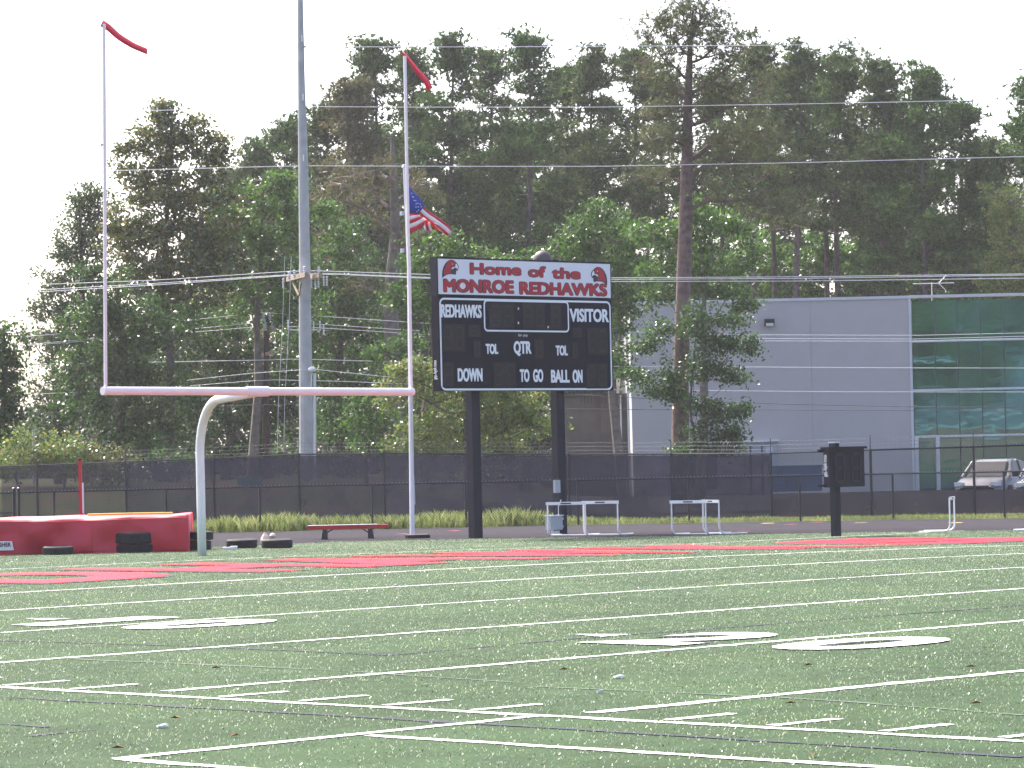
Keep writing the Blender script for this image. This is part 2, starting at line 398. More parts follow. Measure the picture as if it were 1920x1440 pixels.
for k in range(9):
    c = resample(offset(OUT2, .30+1.07*k+.03), 200); c2 = resample(offset(OUT2, .30+1.07*k-.03), 200)
    band(c2, c, .013, 'lane_line', LANE)
def gline(pts, wid, m, name, z=.006, kind='structure', jit=.012, step=.6, dashes=None):
    P = np.array([p[:2] for p in pts]); L_ = np.linalg.norm(np.diff(P, axis=0), axis=1).sum(); n = max(2, int(L_/step)+1)
    P = resample(P, n); T = np.gradient(P, axis=0) if n > 2 else np.array([P[1]-P[0]]*2)
    T /= np.linalg.norm(T, axis=1)[:, None]; Nn = np.c_[-T[:, 1], T[:, 0]]
    a = P+Nn*(wid/2+rng.normal(0, jit, (n, 1))); b = P-Nn*(wid/2+rng.normal(0, jit, (n, 1)))
    return band(a, b, z, name, m, kind)
YD = .9144
def fl(Xa, Xb, ydn, wid=.10, name='yard_line'):
    gline([(Xa, -ydn*YD), (Xb, -ydn*YD)], wid, PAINTW, name, step=.12, jit=.013)
for yd_, wd in ((-10, .07), (0, .115), (5, .10), (10, .075), (15, .105), (20, .12), (25, .135), (30, .13)):
    fl(.35 if yd_ not in (0, -10) else 0, 48.7, yd_, wd, 'yard_line' if yd_ > 0 else ('goal_line' if yd_ == 0 else 'end_line'))
gline([(0, 9.144), (0, -60)], .10, PAINTW, 'sideline', step=.3)
for yy in range(16, 30):
    if yy % 5: gline([(.15, -yy*YD), (.78, -yy*YD)], .10, PAINTW, 'yard_tick', step=.09, jit=.010)
# coaches' box outside the sideline
SEAM = paint('turf_seam', (.045, .075, .04))
for k in range(1, 11): gline([(k*4.57, 9), (k*4.57, -45)], .018, SEAM, 'turf_seam', z=.003, step=1.2, jit=.004)
b0 = gnd(1020, 1342); b1 = gnd(220, 1424); b2 = gnd(690, 1380)
gline([b0, b1], .11, PAINTW, 'coaches_box_line', step=.25, jit=.008)
gline([(b1[0], b1[1]), (b1[0], -40)], .10, PAINTW, 'coaches_box_line', step=.3)
gline([(b2[0], b2[1]), (b2[0]+.02, -40)], .10, PAINTW, 'coaches_box_line', step=.3)
# soccer lines, dark
for pts in ([(0, 1201), (380, 1213), (730, 1229)], [(730, 1229), (1100, 1196), (1440, 1171), (1920, 1135)], [(0, 1307), (960, 1361), (1920, 1420)],
            [(0, 1357), (90, 1364)], [(60, 1381), (185, 1369)], [(400, 1096), (560, 1096), (690, 1099)]):
    gline([gnd(*q) for q in pts], .075, PAINTK, 'soccer_line', z=.005, step=.4, jit=.02)
for pts in ([(980, 1287), (1500, 1310), (1920, 1342)], [(130, 1236), (600, 1256), (960, 1280)]):
    gline([gnd(*q) for q in pts], .05, PAINTF, 'faded_line', z=.005, step=.4, jit=.015)
for (px, py, m_) in ((745, 1001, 'r'), (845, 995, 'r'), (1475, 983, 'r'), (1527, 979, 'r'), (1428, 981, 'y'), (1603, 980, 'y'), (1781, 980, 'y'), (1385, 996, 'r')):
    p = gnd(px, py, .02); q = gnd(px+(24 if m_ == 'y' else 16), py-.6, .02)
    gline([p, q], .35, (REDP if m_ == 'r' else YELLOW), 'exchange_zone_mark', z=.017, step=.3, jit=.08)

# ------------------------------------------------------------------ text
def text_verts(s, bold=0.0, res=4):
    cu = bpy.data.curves.new('text', 'FONT'); cu.body = s; cu.size = 1; cu.offset = bold; cu.resolution_u = res
    o = bpy.data.objects.new('text', cu); COL.objects.link(o)
    dg = bpy.context.evaluated_depsgraph_get(); me = bpy.data.meshes.new_from_object(o.evaluated_get(dg))
    V = np.array([v.co[:] for v in me.vertices]); F = [tuple(p.vertices) for p in me.polygons]
    bpy.data.objects.remove(o); bpy.data.curves.remove(cu); bpy.data.meshes.remove(me)
    return V, F
def text_on(s, x0, x1, z0, z1, place, bold, name, m, parent=None, pad=0., kind=None, base=None, fat=0.):
    """fit text into the box x0..x1, z0..z1; place(a,b) maps plane coords to the world"""
    V, F = text_verts(s, bold)
    B, _ = text_verts('H' if base is None else base, bold)
    lo, hi = V[:, 0].min(), V[:, 0].max(); b0_, b1_ = B[:, 1].min(), B[:, 1].max()
    W = [place(x0+(v[0]-lo)/(hi-lo)*(x1-x0), z0+(v[1]-b0_)/(b1_-b0_)*(z1-z0)) for v in V]
    mb = MB(); mb.add(W, F)
    if fat:                                  # heavier strokes: slightly shifted copies, each a hair prouder
        for i, (dx, dz) in enumerate(((-fat, 0), (fat, 0), (0, fat*.6), (0, -fat*.6), (-fat*.8, fat*.5), (fat*.8, -fat*.5), (fat*.8, fat*.5), (-fat*.8, -fat*.5))):
            W2 = [np.array(place(x0+(v[0]-lo)/(hi-lo)*(x1-x0)+dx, z0+(v[1]-b0_)/(b1_-b0_)*(z1-z0)+dz))+np.array([0, -.0004*(i+1), 0]) for v in V]
            mb.add(W2, F)
    return mb.build(name, m, parent, kind=kind)

# painted numbers on the turf: bottoms towards the near sideline
def num(s, y0, y1, x0=6.42, x1=8.28):
    # s read looking +X: reading direction is -Y, up is +X
    for (bold, m, z) in ((.065, PAINTK, .007), (.036, PAINTW, .012)):
        text_on(s, y0, y1, x0, x1, lambda a, b: (b, -a, H(b)+z), bold, 'field_number', m, kind='structure')
num('1', 8.62*YD, 9.35*YD); num('0', 10.35*YD, 11.6*YD); num('2', 18.25*YD, 19.6*YD); num('0', 20.45*YD, 21.8*YD)
for yc in (7.75, 17.45):
    mb = MB(); y = -yc*YD; x = 7.45
    mb.add([(x-.2, y-.24, H(x)+.01), (x+.2, y-.24, H(x)+.01), (x, y+.34, H(x)+.01)], [(0, 1, 2)]); mb.build('direction_arrow', PAINTW, kind='structure')
# end zone lettering, bottoms towards the field
cells = [('R', 6.9, 10.3), ('E', 10.9, 13.7), ('D', 14.4, 17.9), ('H', 18.5, 21.6), ('A', 21.5, 25.2), ('W', 24.9, 29.7), ('K', 30.4, 34.4), ('S', 35.2, 39.8)]
for ch, a0, a1 in cells:
    y0, y1 = 2.3, 7.6
    text_on(ch, a0-.12, a1+.12, y0-.12, y1+.12, lambda a, b: (a, b, H(a)+.008), .075, 'end_zone_letter', PAINTK, kind='structure', base=ch)
    text_on(ch, a0, a1, y0, y1, lambda a, b: (a, b, H(a)+.014), .055, 'end_zone_letter', PAINTR, kind='structure', base=ch)

# ------------------------------------------------------------------ goal post
GX, GY = 24.38, 9.144
gl = ony(192, 733, GY); gr = ony(772, 735, GY)
zc = 3.05+H(GX)
root = empty('goal_post', (GX, GY+2.5, H(GX)), 'white gooseneck football goal post with two tall uprights behind the end zone', 'goal post')
mb = MB(); xa, xb = GX-3.60, GX+3.60
zl, zr = ony(192, 733, GY)[2], ony(773, 735, GY)[2]
xa, xb = ony(192, 733, GY)[0], ony(774, 735, GY)[0]
mb.tube([(xa, GY, zl), (xb, GY, zr)], .073, 16); mb.build('crossbar', WHITEP, root, smooth=False)
xm = ony(482, 733, GY)[0]; zm = (zl+zr)/2
base = gnd(378, 1040)
bx, by = base[0], GY+2.75
bx = ony(378, 1000, by)[0]
pts = [(bx, by, H(bx)-.1), (bx, by, 1.0), (bx, by, 2.0)]
topz = zm-.09
for k in range(1, 11):
    a = math.pi/2*k/10; rr = 1.0
    pts.append((bx+(xm-bx)*(1-math.cos(a))*rr*.36, by-1.0*(1-math.cos(a))*rr, topz-1.0+math.sin(a)*1.0))
pts.append((xm, GY+.08, zm-.02))
mb = MB(); mb.tube(pts, .083, 18); mb.build('gooseneck', WHITEP, root, smooth=True)
mb = MB(); mb.tube([(xm-.25, GY, zm), (xm+.25, GY, zm)], .092, 16); mb.build('mounting_sleeve', WHITEP, root)
for (pt, pb_) in (((195, 45), (198, 727)), ((759, 105), (771, 730))):
    T_ = ony(*pt, GY); B_ = ony(*pb_, GY); mb = MB(); mb.tube([B_, T_], .031, 12); mb.build('upright', WHITEP, root)
def ribbon(name, path, w, label, twist):
    P = resample(path, 14); mb = MB(); V = []; n = len(P)
    for i, (x, y) in enumerate(P):
        t = i/(n-1); ww = w[0]+(w[1]-w[0])*t
        off = .03*math.sin(t*6)*t
        # outline thickness is measured across the ribbon
        T_ = P[min(i+1, n-1)]-P[max(i-1, 0)]; T_ /= np.linalg.norm(T_); Nn = np.array([-T_[1], T_[0]])
        a = ony(*(P[i]+Nn*ww/2), GY); b = ony(*(P[i]-Nn*ww/2), GY)
        a = a+np.array([0, off, 0]); b = b+np.array([0, off+.05, 0]); V += [a, b]
    mb.add(V, [(2*i, 2*i+1, 2*i+3, 2*i+2) for i in range(n-1)])
    o = mb.build(name, REDRIB, loc=ony(*path[0], GY), smooth=True)
    sm = o.modifiers.new('thick', 'SOLIDIFY'); sm.thickness = .006
    return tag(o, label, 'ribbon', 'red wind ribbons on the goal uprights')
ribbon('wind_ribbon', [(192, 43), (206, 52), (226, 70), (252, 87), (277, 97)], (15, 12), 'red ribbon streaming from the top of the left upright', 0)
ribbon('wind_ribbon', [(757, 99), (772, 116), (786, 136), (799, 152), (807, 168)], (8, 15), 'red ribbon hanging from the top of the right upright', 0)

# ------------------------------------------------------------------ flagpole, flag, tyre at its foot
fb = gnd(773, 1005); FY = fb[1]
root = empty('flagpole', fb, 'white flagpole rising behind the right upright of the goal', 'flagpole')
mb = MB(); pt = ony(758, 314, FY); mb.tube([fb-np.array([0, 0, .1]), ony(767, 500, FY), pt], [.062, .050, .036], 12); mb.build('pole', WHITEP, root)
mb = MB(); mb.tube([pt, pt+np.array([0, 0, .08])], [.07, .03], 10); mb.build('truck', OFFWHITE, root)
for py, sx in ((332, 5), (400, -6), (470, -6), (470, 6)):
    p = ony(758+(py-314)*.0155+sx, py, FY); mb = MB(); mb.box(p, (.07, .07, .10)); mb.build('cleat', OFFWHITE, root)
mb = MB(); hy = []
for i in range(12):
    hy.append(ony(764+i*1.1+2*math.sin(i*1.3), 330+i*56, FY-.08))
mb.tube(hy, .008, 5); mb.build('halyard', OFFWHITE, root)
# the flag: three folded cloth pieces in image order, real depth differences of a few cm
root = empty('national_flag', ony(768, 390, FY-.1), 'red white and blue striped flag with white stars hanging at half staff', 'flag')
FRED = mat('flag_red', (.55, .02, .035), .8, var=.08); FWHT = mat('flag_white', (.82, .82, .84), .8, var=.04)
def cloth(name, m, quadpx, dy, n=8, amp=.03, par=root, ph=0.):
    """ruled cloth piece between two edges given in order top-left, top-right, bottom-right, bottom-left"""
    (a, b, c, d_) = [np.array(q, float) for q in quadpx]; V = []; F = []
    for i in range(n+1):
        for j in range(3):
            s, t = i/n, j/2; q = (a*(1-s)+b*s)*(1-t)+(d_*(1-s)+c*s)*t
            V.append(ony(q[0], q[1], FY-.1+dy)+np.array([0, amp*math.sin(s*6+ph+t), 0]))
    for i in range(n):
        for j in range(2): F.append((i*3+j, i*3+j+1, (i+1)*3+j+1, (i+1)*3+j))
    mb = MB(); mb.add(V, F); o = mb.build(name, m, par, smooth=True)
    sm = o.modifiers.new('thick', 'SOLIDIFY'); sm.thickness = .004; return o
def cr1(x, y): return (740+x/7.2, 280+y/7.2)         # from the enlarged crop of the flag
cloth('canton', BLUEF, [cr1(198, 465), cr1(398, 770), cr1(335, 875), cr1(200, 868)], 0, amp=.05)
# fly stripes running down to the right
ov = [((398, 770), (790, 1085), (775, 1115), (380, 800)), ((380, 800), (775, 1115), (750, 1160), (355, 845)), ((355, 845), (750, 1160), (715, 1168), (340, 870))]
for k, q in enumerate(ov): cloth('stripe', FRED if k % 2 == 0 else FWHT, [cr1(*c) for c in q], -.02, ph=.4)
ov = [((200, 868), (335, 875), (330, 885), (200, 898)), ((200, 898), (350, 885), (350, 905), (200, 950)), ((200, 950), (350, 905), (400, 920), (200, 1010)),
      ((200, 1010), (400, 920), (450, 945), (205, 1068)), ((205, 1068), (450, 945), (470, 985), (210, 1140))]
for k, q in enumerate(ov): cloth('stripe', FRED if k % 2 == 0 else FWHT, [cr1(*c) for c in q], .03, ph=1.2)
ov = [((380, 985), (410, 990), (435, 1095), (410, 1090)), ((412, 985), (450, 985), (470, 1098), (435, 1095)), ((450, 975), (480, 975), (515, 1105), (470, 1098)),
      ((480, 960), (520, 985), (600, 1100), (515, 1080)), ((515, 975), (620, 1050), (700, 1150), (600, 1100))]
for k, q in enumerate(ov): cloth('stripe', FWHT if k % 2 == 0 else FRED, [cr1(*c) for c in q], .06, ph=2.)
st = MB()
for (x, y) in ((230, 595), (255, 645), (262, 690), (285, 692), (290, 735), (315, 727), (288, 780), (320, 778), (360, 775), (322, 822), (240, 640), (300, 840), (345, 740)):
    c = ony(*cr1(x, y), FY-.19); r_ = .021
    V = [c+np.array([math.cos(a)*(r_ if k % 2 == 0 else r_*.45), 0, math.sin(a)*(r_ if k % 2 == 0 else r_*.45)]) for k, a in enumerate(np.linspace(math.pi/2, 2.5*math.pi, 11)[:-1])]
    st = MB(); st.add(V, [tuple(range(10))]); st.build('star', FWHT, root)

# ------------------------------------------------------------------ tyres
def tyre_mb(c, R, h, mbx=None):
    mbx = mbx or MB(); ri = R*.58
    prof = [(ri, h*.2), (ri+.03, h*.04), (R*.86, 0), (R*.95, h*.08)]
    for k in range(6):
        z = h*(.12+.76*k/6); prof += [(R*.995, z), (R, z+h*.03), (R, z+h*.09), (R*.97, z+h*.10), (R*.97, z+h*.12)]
    prof += [(R*.95, h*.92), (R*.86, h), (ri+.03, h*.96), (ri, h*.8), (ri, h*.2)]
    return mbx.lathe(prof, c, 36)
def tyre(px, py, w_px, h_px, label, zoff=0., lift=0.):
    p = gnd(px, py); dep = (p-CAMP)@d0; R = w_px/2*dep/FPX; h = h_px*dep/FPX
    p = p+FH*R*.25; p[2] = H(p[0])+lift
    o = tyre_mb(p, R, h).build('tyre', RUBBER, loc=p, smooth=False)
    o.rotation_euler = (random.uniform(-.02, .02), random.uniform(-.02, .02), random.uniform(0, 3))
    return tag(o, label, 'tyre', 'old tyres lying around the landing mat'), p, h
tyre(108, 1040, 58, 16, 'single old tyre lying flat against the red mat below its middle')
_, p, h = tyre(252, 1036, 76, 16, 'lower tyre of the stack of two in front of the red mat')
o = tyre_mb(p+np.array([-.03, -.02, h+.012]), .39, .225).build('tyre', RUBBER, loc=p+np.array([-.03, -.02, h+.012]))
tag(o, 'upper tyre of the stack of two in front of the red mat', 'tyre', 'old tyres lying around the landing mat')
_, p, h = tyre(374, 1031, 44, 17, 'lower tyre half hidden behind the goal post foot')
o = tyre_mb(p+np.array([.02, .0, h+.012]), .27, .18).build('tyre', RUBBER, loc=p+np.array([.02, 0, h+.012]))
tag(o, 'upper tyre half hidden behind the goal post foot', 'tyre', 'old tyres lying around the landing mat')
tyre(453, 1028, 59, 17, 'tyre lying flat on the turf with white paper at its foot')
tyre(519, 1028, 59, 17, 'tyre lying flat on the turf nearest the red bench')
pf = fb.copy()
o = tyre_mb(fb, .30, .10).build('tyre', RUBBER, loc=fb); o.location = tuple(np.array(gnd(782, 1010))+FH*.3); tag(o, 'thin tyre lying around the foot of the flagpole', 'tyre')
# paper and bag
mb = MB(); p = gnd(431, 1031); mb.box(p+np.array([0, 0, .03]), (.28, .2, .05), (RH, FH, (0, 0, 1)))
mb.box(p+RH*.08+np.array([0, 0, .06]), (.14, .16, .03), (RH, FH, (0, 0, 1)))
tag(mb.build('paper', FWHT, loc=p), 'crumpled white paper on the turf at the foot of a tyre', 'paper')
p = gnd(500, 1022)+FH*1.2; p[2] = H(p[0])
mb = MB()
mb.lathe([(.02, 0), (.10, .02), (.11, .10), (.07, .19), (.03, .24), (.02, .27)], p-RH*.12, 9)
mb.lathe([(.02, .12), (.05, .14), (.08, .19), (.05, .23), (.01, .25)], p+RH*.05, 9)
tag(mb.build('bag', mat('cream_bag', (.75, .62, .48), .7, var=.2, scale=8), loc=p), 'small cream bag lying behind the two tyres', 'bag')

# ------------------------------------------------------------------ landing mat
c0 = gnd(0, 1043)+FH*.85; c1 = gnd(346, 1036)+FH*.85; ex = (c1-c0); ex[2] = 0; ex /= np.linalg.norm(ex); ey = np.array([-ex[1], ex[0], 0])
if ey@FH < 0: ey = -ey
L0 = c0-ex*1.4; Lm = float((c1-L0)@ex); Dm, Hm = 4.6, .70
def wr(s, z):       # wrinkled front
    return .05*abs(math.sin(s*1.25+z*2.6+.5))**.6+.035*abs(math.sin(s*3.1-z*4.1))**.7-.05+.02*math.sin(s*2.1+z*3)+.03*math.sin(s*4.7-z*5+1)+.02*math.sin(s*8.3+z*9)+.035*math.sin((s*.9+z*2.2)*3.0)*(1-z)
BZ0 = np.array([0, 0, 1.])
root = empty('landing_mat', L0+ex*Lm/2+ey*1.5, 'large red vinyl high jump landing mat with creased cover', 'mat')
mb = MB(); nx, nz = 90, 10; V = []; F = []
zb = H(L0[0]+2)
prof = [(0, 0), (0, .12), (0, .3), (0, .5), (.0, .62), (.02, .67), (.07, .70), (.5, .71), (2.2, .69), (4.2, .70), (Dm-.05, .68), (Dm, .6), (Dm, 0)]
for i in range(nx+1):
    s = Lm*i/nx
    for (yy, zz) in prof:
        q = L0+ex*s+ey*yy; edge = sstep(0, .5, Lm-s)
        off = wr(s, zz)*(.4+.6*edge) if yy < .1 else 0
        zz2 = zz+(.010*math.sin(s*1.7+yy)+.006*math.sin(s*5+1) if zz > .55 else 0)+(.012*(1-edge) if zz > .5 else 0)
        q = q-ey*off; V.append((q[0], q[1], zb+zz2))
n = len(prof)
for i in range(nx):
    for j in range(n-1): F.append((i*n+j, (i+1)*n+j, (i+1)*n+j+1, i*n+j+1))
F += [tuple(range(n)), tuple(nx*n+j for j in range(n))[::-1]]
mb.add(V, F); mb.build('cover', REDV, root, smooth=True)
for zz in (.655, .05):
    sm_ = MB(); sm_.tube([tuple(L0+ex*(Lm*i/90)-ey*(wr(Lm*i/90, zz)*(.4+.6*sstep(0, .5, Lm-Lm*i/90))+.004)+BZ0*(zb+zz+(.010*math.sin(Lm*i/90*1.7) if zz > .5 else 0)-L0[2])) for i in range(91)], .008, 5, cap=False); sm_.build('piping', REDP, root)
for s_ in (1.9, 4.3):
    sm_ = MB(); sm_.tube([tuple(L0+ex*(Lm-s_)-ey*(wr(Lm-s_, z_)+.006)+BZ0*(zb+z_-L0[2])) for z_ in np.linspace(.03, .64, 9)], .009, 5, cap=False); sm_.build('seam', REDP, root)
mb = MB(); q0 = L0+ex*(Lm-2.0)+ey*.5; mb.tube([tuple(q0+np.array([0, 0, zb+.76-q0[2]])), tuple(L0+ex*(Lm-1.1)+ey*.9+np.array([0, 0, zb+.755-L0[2]])), tuple(L0+ex*(Lm-.35)+ey*1.5+np.array([0, 0, zb+.74-L0[2]]))], .022, 8)
tag(mb.build('crossbar', YELLOW, loc=q0), 'yellow high jump crossbar lying on the right end of the red mat', 'crossbar')
# maker patch on the mat, cut by the left picture edge
def matp(px, py, out=.10):
    v = ray(px, py); P0 = L0-ey*out; t = ((P0-CAMP)@ey)/(v@ey); return CAMP+t*v
mb = MB(); V = [matp(*q) for q in ((-62, 1014.5), (22.5, 1015), (26, 1031.5), (-62, 1034))]; W = [v+ey*.006 for v in V]
mb.add(V+W, [(0, 1, 2, 3), (7, 6, 5, 4), (0, 4, 5, 1), (1, 5, 6, 2), (2, 6, 7, 3), (3, 7, 4, 0)]); patch = mb.build('maker_patch', FWHT, root)
LBLK = mat('patch_red_black', (.10, .02, .03), .6)
e0 = matp(-1, 1025.5, .112); e1 = matp(20.5, 1025, .112); e2 = matp(-1, 1017.5, .112)
text_on('SHER', 0, float((e1-e0)@ex), 0, float(e2[2]-e0[2]), lambda a, b: e0+ex*a+np.array([0, 0, b]), .03, 'patch_lettering', LBLK, patch)
# jump standard
p = at(152, 975, 78.5); zt = at(149, 863, 78.5)[2]; 
root = empty('high_jump_standard', (p[0], p[1], H(p[0])), 'red high jump standard with white measuring stick behind the mat', 'high jump standard')
mb = MB(); ax = (RH, FH, np.array([0, 0, 1.])); zb_ = H(p[0])
mb.box((p[0], p[1], (zt+zb_)/2), (.075, .06, zt-zb_), ax); mb.build('upright', REDP, root)
mb = MB(); q = at(155, 905, 78.5); q2 = at(156, 975, 78.5); mb.box(((q+q2)/2), (.04, .04, q[2]-q2[2]), ax); mb.build('measuring_stick', WHITEP, root)
mb = MB(); q = at(156, 967, 78.4); mb.box(q, (.1, .07, .04), ax); mb.box(at(156, 964, 78.4)+RH*.0, (.03, .08, .03), ax); mb.build('bar_rest', REDP, root)
mb = MB(); mb.box((p[0], p[1], zb_+.03), (.5, .7, .05), ax); mb.build('base', REDP, root)
mb = MB(); q = at(149.5, 862, 78.5); mb.box(q, (.09, .07, .03), ax); mb.build('cap', NAVY, root)

# ------------------------------------------------------------------ red bench
a = gnd(607, 1012); b = gnd(696, 1011.5); dep = (a-CAMP)@d0
root = empty('bench', (a+b)/2, 'red plank bench on two black legs between the track and the turf', 'bench')
mpp = dep/FPX; bx_ = (b-a); bx_[2] = 0; bx_ = RH; by_ = FH; hz = (1012-987)*mpp
L_ = 152*mpp; mid = at(652, 988, dep)
for k, (w_, off) in enumerate(((.14, -.09), (.14, .07))):
    mb = MB(); mb.box(mid+by_*off*1.0+np.array([0, 0, -.0]), (L_, w_, .09), (bx_, by_, (0, 0, 1))); mb.build('seat_plank', REDP, root)
mb = MB(); c = mid+np.array([0, 0, .05])-RH*.12; mb.box(c+by_*-.02, (L_-.27, .30, .012), (bx_, by_, (0, 0, 1))); mb.build('sunlit_seat_top', OFFWHITE, root)  # white sheet paints the sunlit top of the red planks, no real pad
for px_, s in ((610, 1), (695, -1)):
    g0 = gnd(px_, 1012); zt = mid[2]-.05; g0 = at(px_, 1012, dep)
    mb = MB(); poly = [(-.06, 0), (.09, 0), (.045, (zt-g0[2])), (-.05, (zt-g0[2]))] if s < 0 else [(-.09, 0), (.06, 0), (.05, (zt-g0[2])), (-.045, (zt-g0[2]))]
    mb.prism(poly, g0-by_*.17, bx_, (0, 0, 1), by_, .34); mb.build('leg', BLACKM, root)
    mb = MB(); mb.tube([g0+np.array([0, 0, .14]), at(px_+s*18, 990, dep)], .014, 6); mb.build('brace', BLACKM, root)

# ------------------------------------------------------------------ hurdles
def hurdle(px, py, w_px, ang, skid, label, h_px=66):
    p = gnd(px, py); dep = (p-CAMP)@d0; m_ = dep/FPX
    A = RH*math.cos(ang)+FH*math.sin(ang); B = (-RH*math.sin(ang)+FH*math.cos(ang))*skid
    W = w_px*m_/max(.15, math.cos(ang)); hh = .85
    root = empty('hurdle', p, label, 'hurdle', 'track hurdles standing at the edge of the turf')
    z0 = p[2]+.02; Z = np.array([0, 0, 1.]); hh = h_px*m_
    mb = MB(); mb.box(p+Z*(hh-.035)-B*.012, (W, .018, .07), (A, B, Z)); mb.build('top_board', WHITEP, root)
    mb = MB(); mb.box(p+Z*(hh-.036)-B*.0235 if B@FH > 0 else p+Z*(hh-.036)+B*(-.0235), (W*.26, .004, .03), (A, B, Z)); mb.build('printed_mark', LETB, root)
    if B@FH < 0:
        mb = MB(); mb.box(p+Z*(hh-.036)+B*(.0)-B*.0, (W*.26, .022, .03), (A, B, Z)); mb.build('printed_mark', LETB, root)
    for s in (-1, 1):
        q = p+A*s*(W/2-.035); mb = MB(); pts = [q+Z*(hh-.02), q+Z*.16]
        for k in range(1, 6):
            t = math.pi/2*k/5; pts.append(q+B*.14*(1-math.cos(t))+Z*(.16-.14*math.sin(t)))
        pts.append(q+B*.68+Z*.02); mb.tube(pts, [.017]*2+[.018]*6, 8); mb.build('leg', WHITEP, root)
    mb = MB(); mb.tube([p-A*(W/2-.035)+B*.16+Z*.02, p+A*(W/2-.035)+B*.16+Z*.02], .016, 6); mb.build('base_rail', WHITEP, root)
hurdle(1063, 1005, 75, math.radians(-27), 1, 'white hurdle partly hidden behind the right scoreboard post', 64)
hurdle(1127, 1004, 68, math.radians(-32), 1, 'white hurdle just right of the scoreboard post with its whole board in view', 65)
hurdle(1292, 1003, 66, math.radians(-38), 1, 'wider looking left hurdle of the pair right of the scoreboard', 65)
hurdle(1334, 1002, 28, math.radians(-70), 1, 'narrow looking right hurdle of the pair right of the scoreboard', 65)
hurdle(1786, 997, 19, math.radians(76), 1, 'white hurdle seen edge on near the right edge of the photo', 66)
p = gnd(1905, 996); mb = MB(); mb.tube([p+np.array([0, 0, .02]), p+RH*.9+np.array([0, 0, .02])], .02, 8); mb.tube([p+FH*.35+np.array([0, 0, .02]), p+RH*.9+FH*.35+np.array([0, 0, .02])], .02, 8)
mb.tube([p+RH*.9+np.array([0, 0, .02]), p+RH*.98+np.array([0, 0, .12]), p+RH*1.0+np.array([0, 0, .8])], .018, 8)
mb.tube([p+RH*.9+FH*.35+np.array([0, 0, .02]), p+RH*.98+FH*.35+np.array([0, 0, .12]), p+RH*1.0+FH*.35+np.array([0, 0, .8])], .018, 8)
mb.box(p+RH*1.0+FH*.17+np.array([0, 0, .82]), (.02, 1.0, .07), (RH, FH, (0, 0, 1)))
tag(mb.build('hurdle', WHITEP, loc=p), 'hurdle whose white feet just enter the photo at the right edge', 'hurdle', 'track hurdles standing at the edge of the turf')

# ------------------------------------------------------------------ scoreboard
sL = gnd(895, 1009); SY = sL[1]-.28                      # front plane of the board
def sb(cx, cy): p = ony(780+cx/4.5714, 460+cy/4.5714, SY); return p[0], p[2]
root = empty('scoreboard', (sL[0]+1.3, sL[1], sL[2]), 'black football scoreboard with white header sign on two dark posts', 'scoreboard')
x0, zt = sb(180, 108); x1, _ = sb(1668, 180); _, zb = sb(195, 1250)
_, zm_ = sb(188, 432)                                   # seam between header and display
Dp = .22
mb = MB(); mb.box(((x0+x1)/2, SY+Dp/2, (zm_+zb)/2), (x1-x0, Dp, zm_-zb)); mb.build('display_cabinet', BOARD, root)
mb = MB(); mb.box(((x0+x1)/2, SY+Dp/2+.003, (zm_+zt+.03)/2+.004), (x1-x0+.02, Dp, zt+.03-zm_-.008)); mb.build('header_cabinet', NAVY, root)
hx0, hz1 = sb(186, 114); hx1, _ = sb(1660, 182); _, hz0 = sb(190, 418)
mb = MB(); mb.box(((hx0+hx1)/2, SY-.006, (hz0+hz1)/2), (hx1-hx0, .016, hz1-hz0)); hdr = mb.build('header_sign', SIGNW, root)
def T(s, LB, RB, TL, bold, m, par, y, name='lettering', grow=0., fat=0.):
    ax0, az0 = sb(*LB); ax1, _ = sb(*RB); _, az1 = sb(*TL)
    text_on(s, ax0-grow, ax1+grow, az0-grow, az1+grow, lambda a, b: (a, y, b), bold, name, m, par, fat=fat)
for s, LB, RB, TL in (('Home', (462, 248), (896, 268), (462, 150)), ('of', (960, 272), (1106, 275), (960, 178)), ('the', (1163, 285), (1404, 290), (1163, 190)),
                      ('MONROE', (235, 400), (832, 418), (235, 287)), ('REDHAWKS', (886, 420), (1632, 448), (886, 312))):
    T(s, LB, RB, TL, .0, LETB, hdr, SY-.016, grow=-.016, fat=.040); T(s, LB, RB, TL, .0, LETR, hdr, SY-.022, grow=-.020, fat=.023)
for s, LB, RB, TL in (('REDHAWKS', (212, 618), (562, 630), (212, 504)), ('VISITOR', (1316, 655), (1652, 662), (1316, 541)), ('TOL', (597, 932), (703, 935), (597, 843)),
                      ('QTR', (837, 930), (988, 935), (837, 820)), ('TOL', (1197, 945), (1300, 948), (1197, 857)), ('DOWN', (357, 1168), (570, 1170), (357, 1053)),
                      ('TO', (890, 1172), (972, 1173), (890, 1061)), ('GO', (1003, 1173), (1090, 1174), (1003, 1061)), ('BALL', (1157, 1178), (1316, 1179), (1157, 1066)), ('ON', (1342, 1179), (1427, 1180), (1342, 1066))):
    T(s, LB, RB, TL, .02, LETW, root, SY-.006, grow=-.008, fat=.010)
T('fair play', (875, 780), (958, 784), (875, 758), .01, PAINTF if False else OFFWHITE, root, SY-.006)
def rrect(ax, az, bx, bz, r, n=6):
    P = []
    for cx, cz, a0 in ((bx-r, bz-r, 0), (ax+r, bz-r, 90), (ax+r, az+r, 180), (bx-r, az+r, 270)):
        for k in range(n+1):
            a = math.radians(a0+90*k/n); P.append((cx+r*math.cos(a), cz+r*math.sin(a)))
    return P
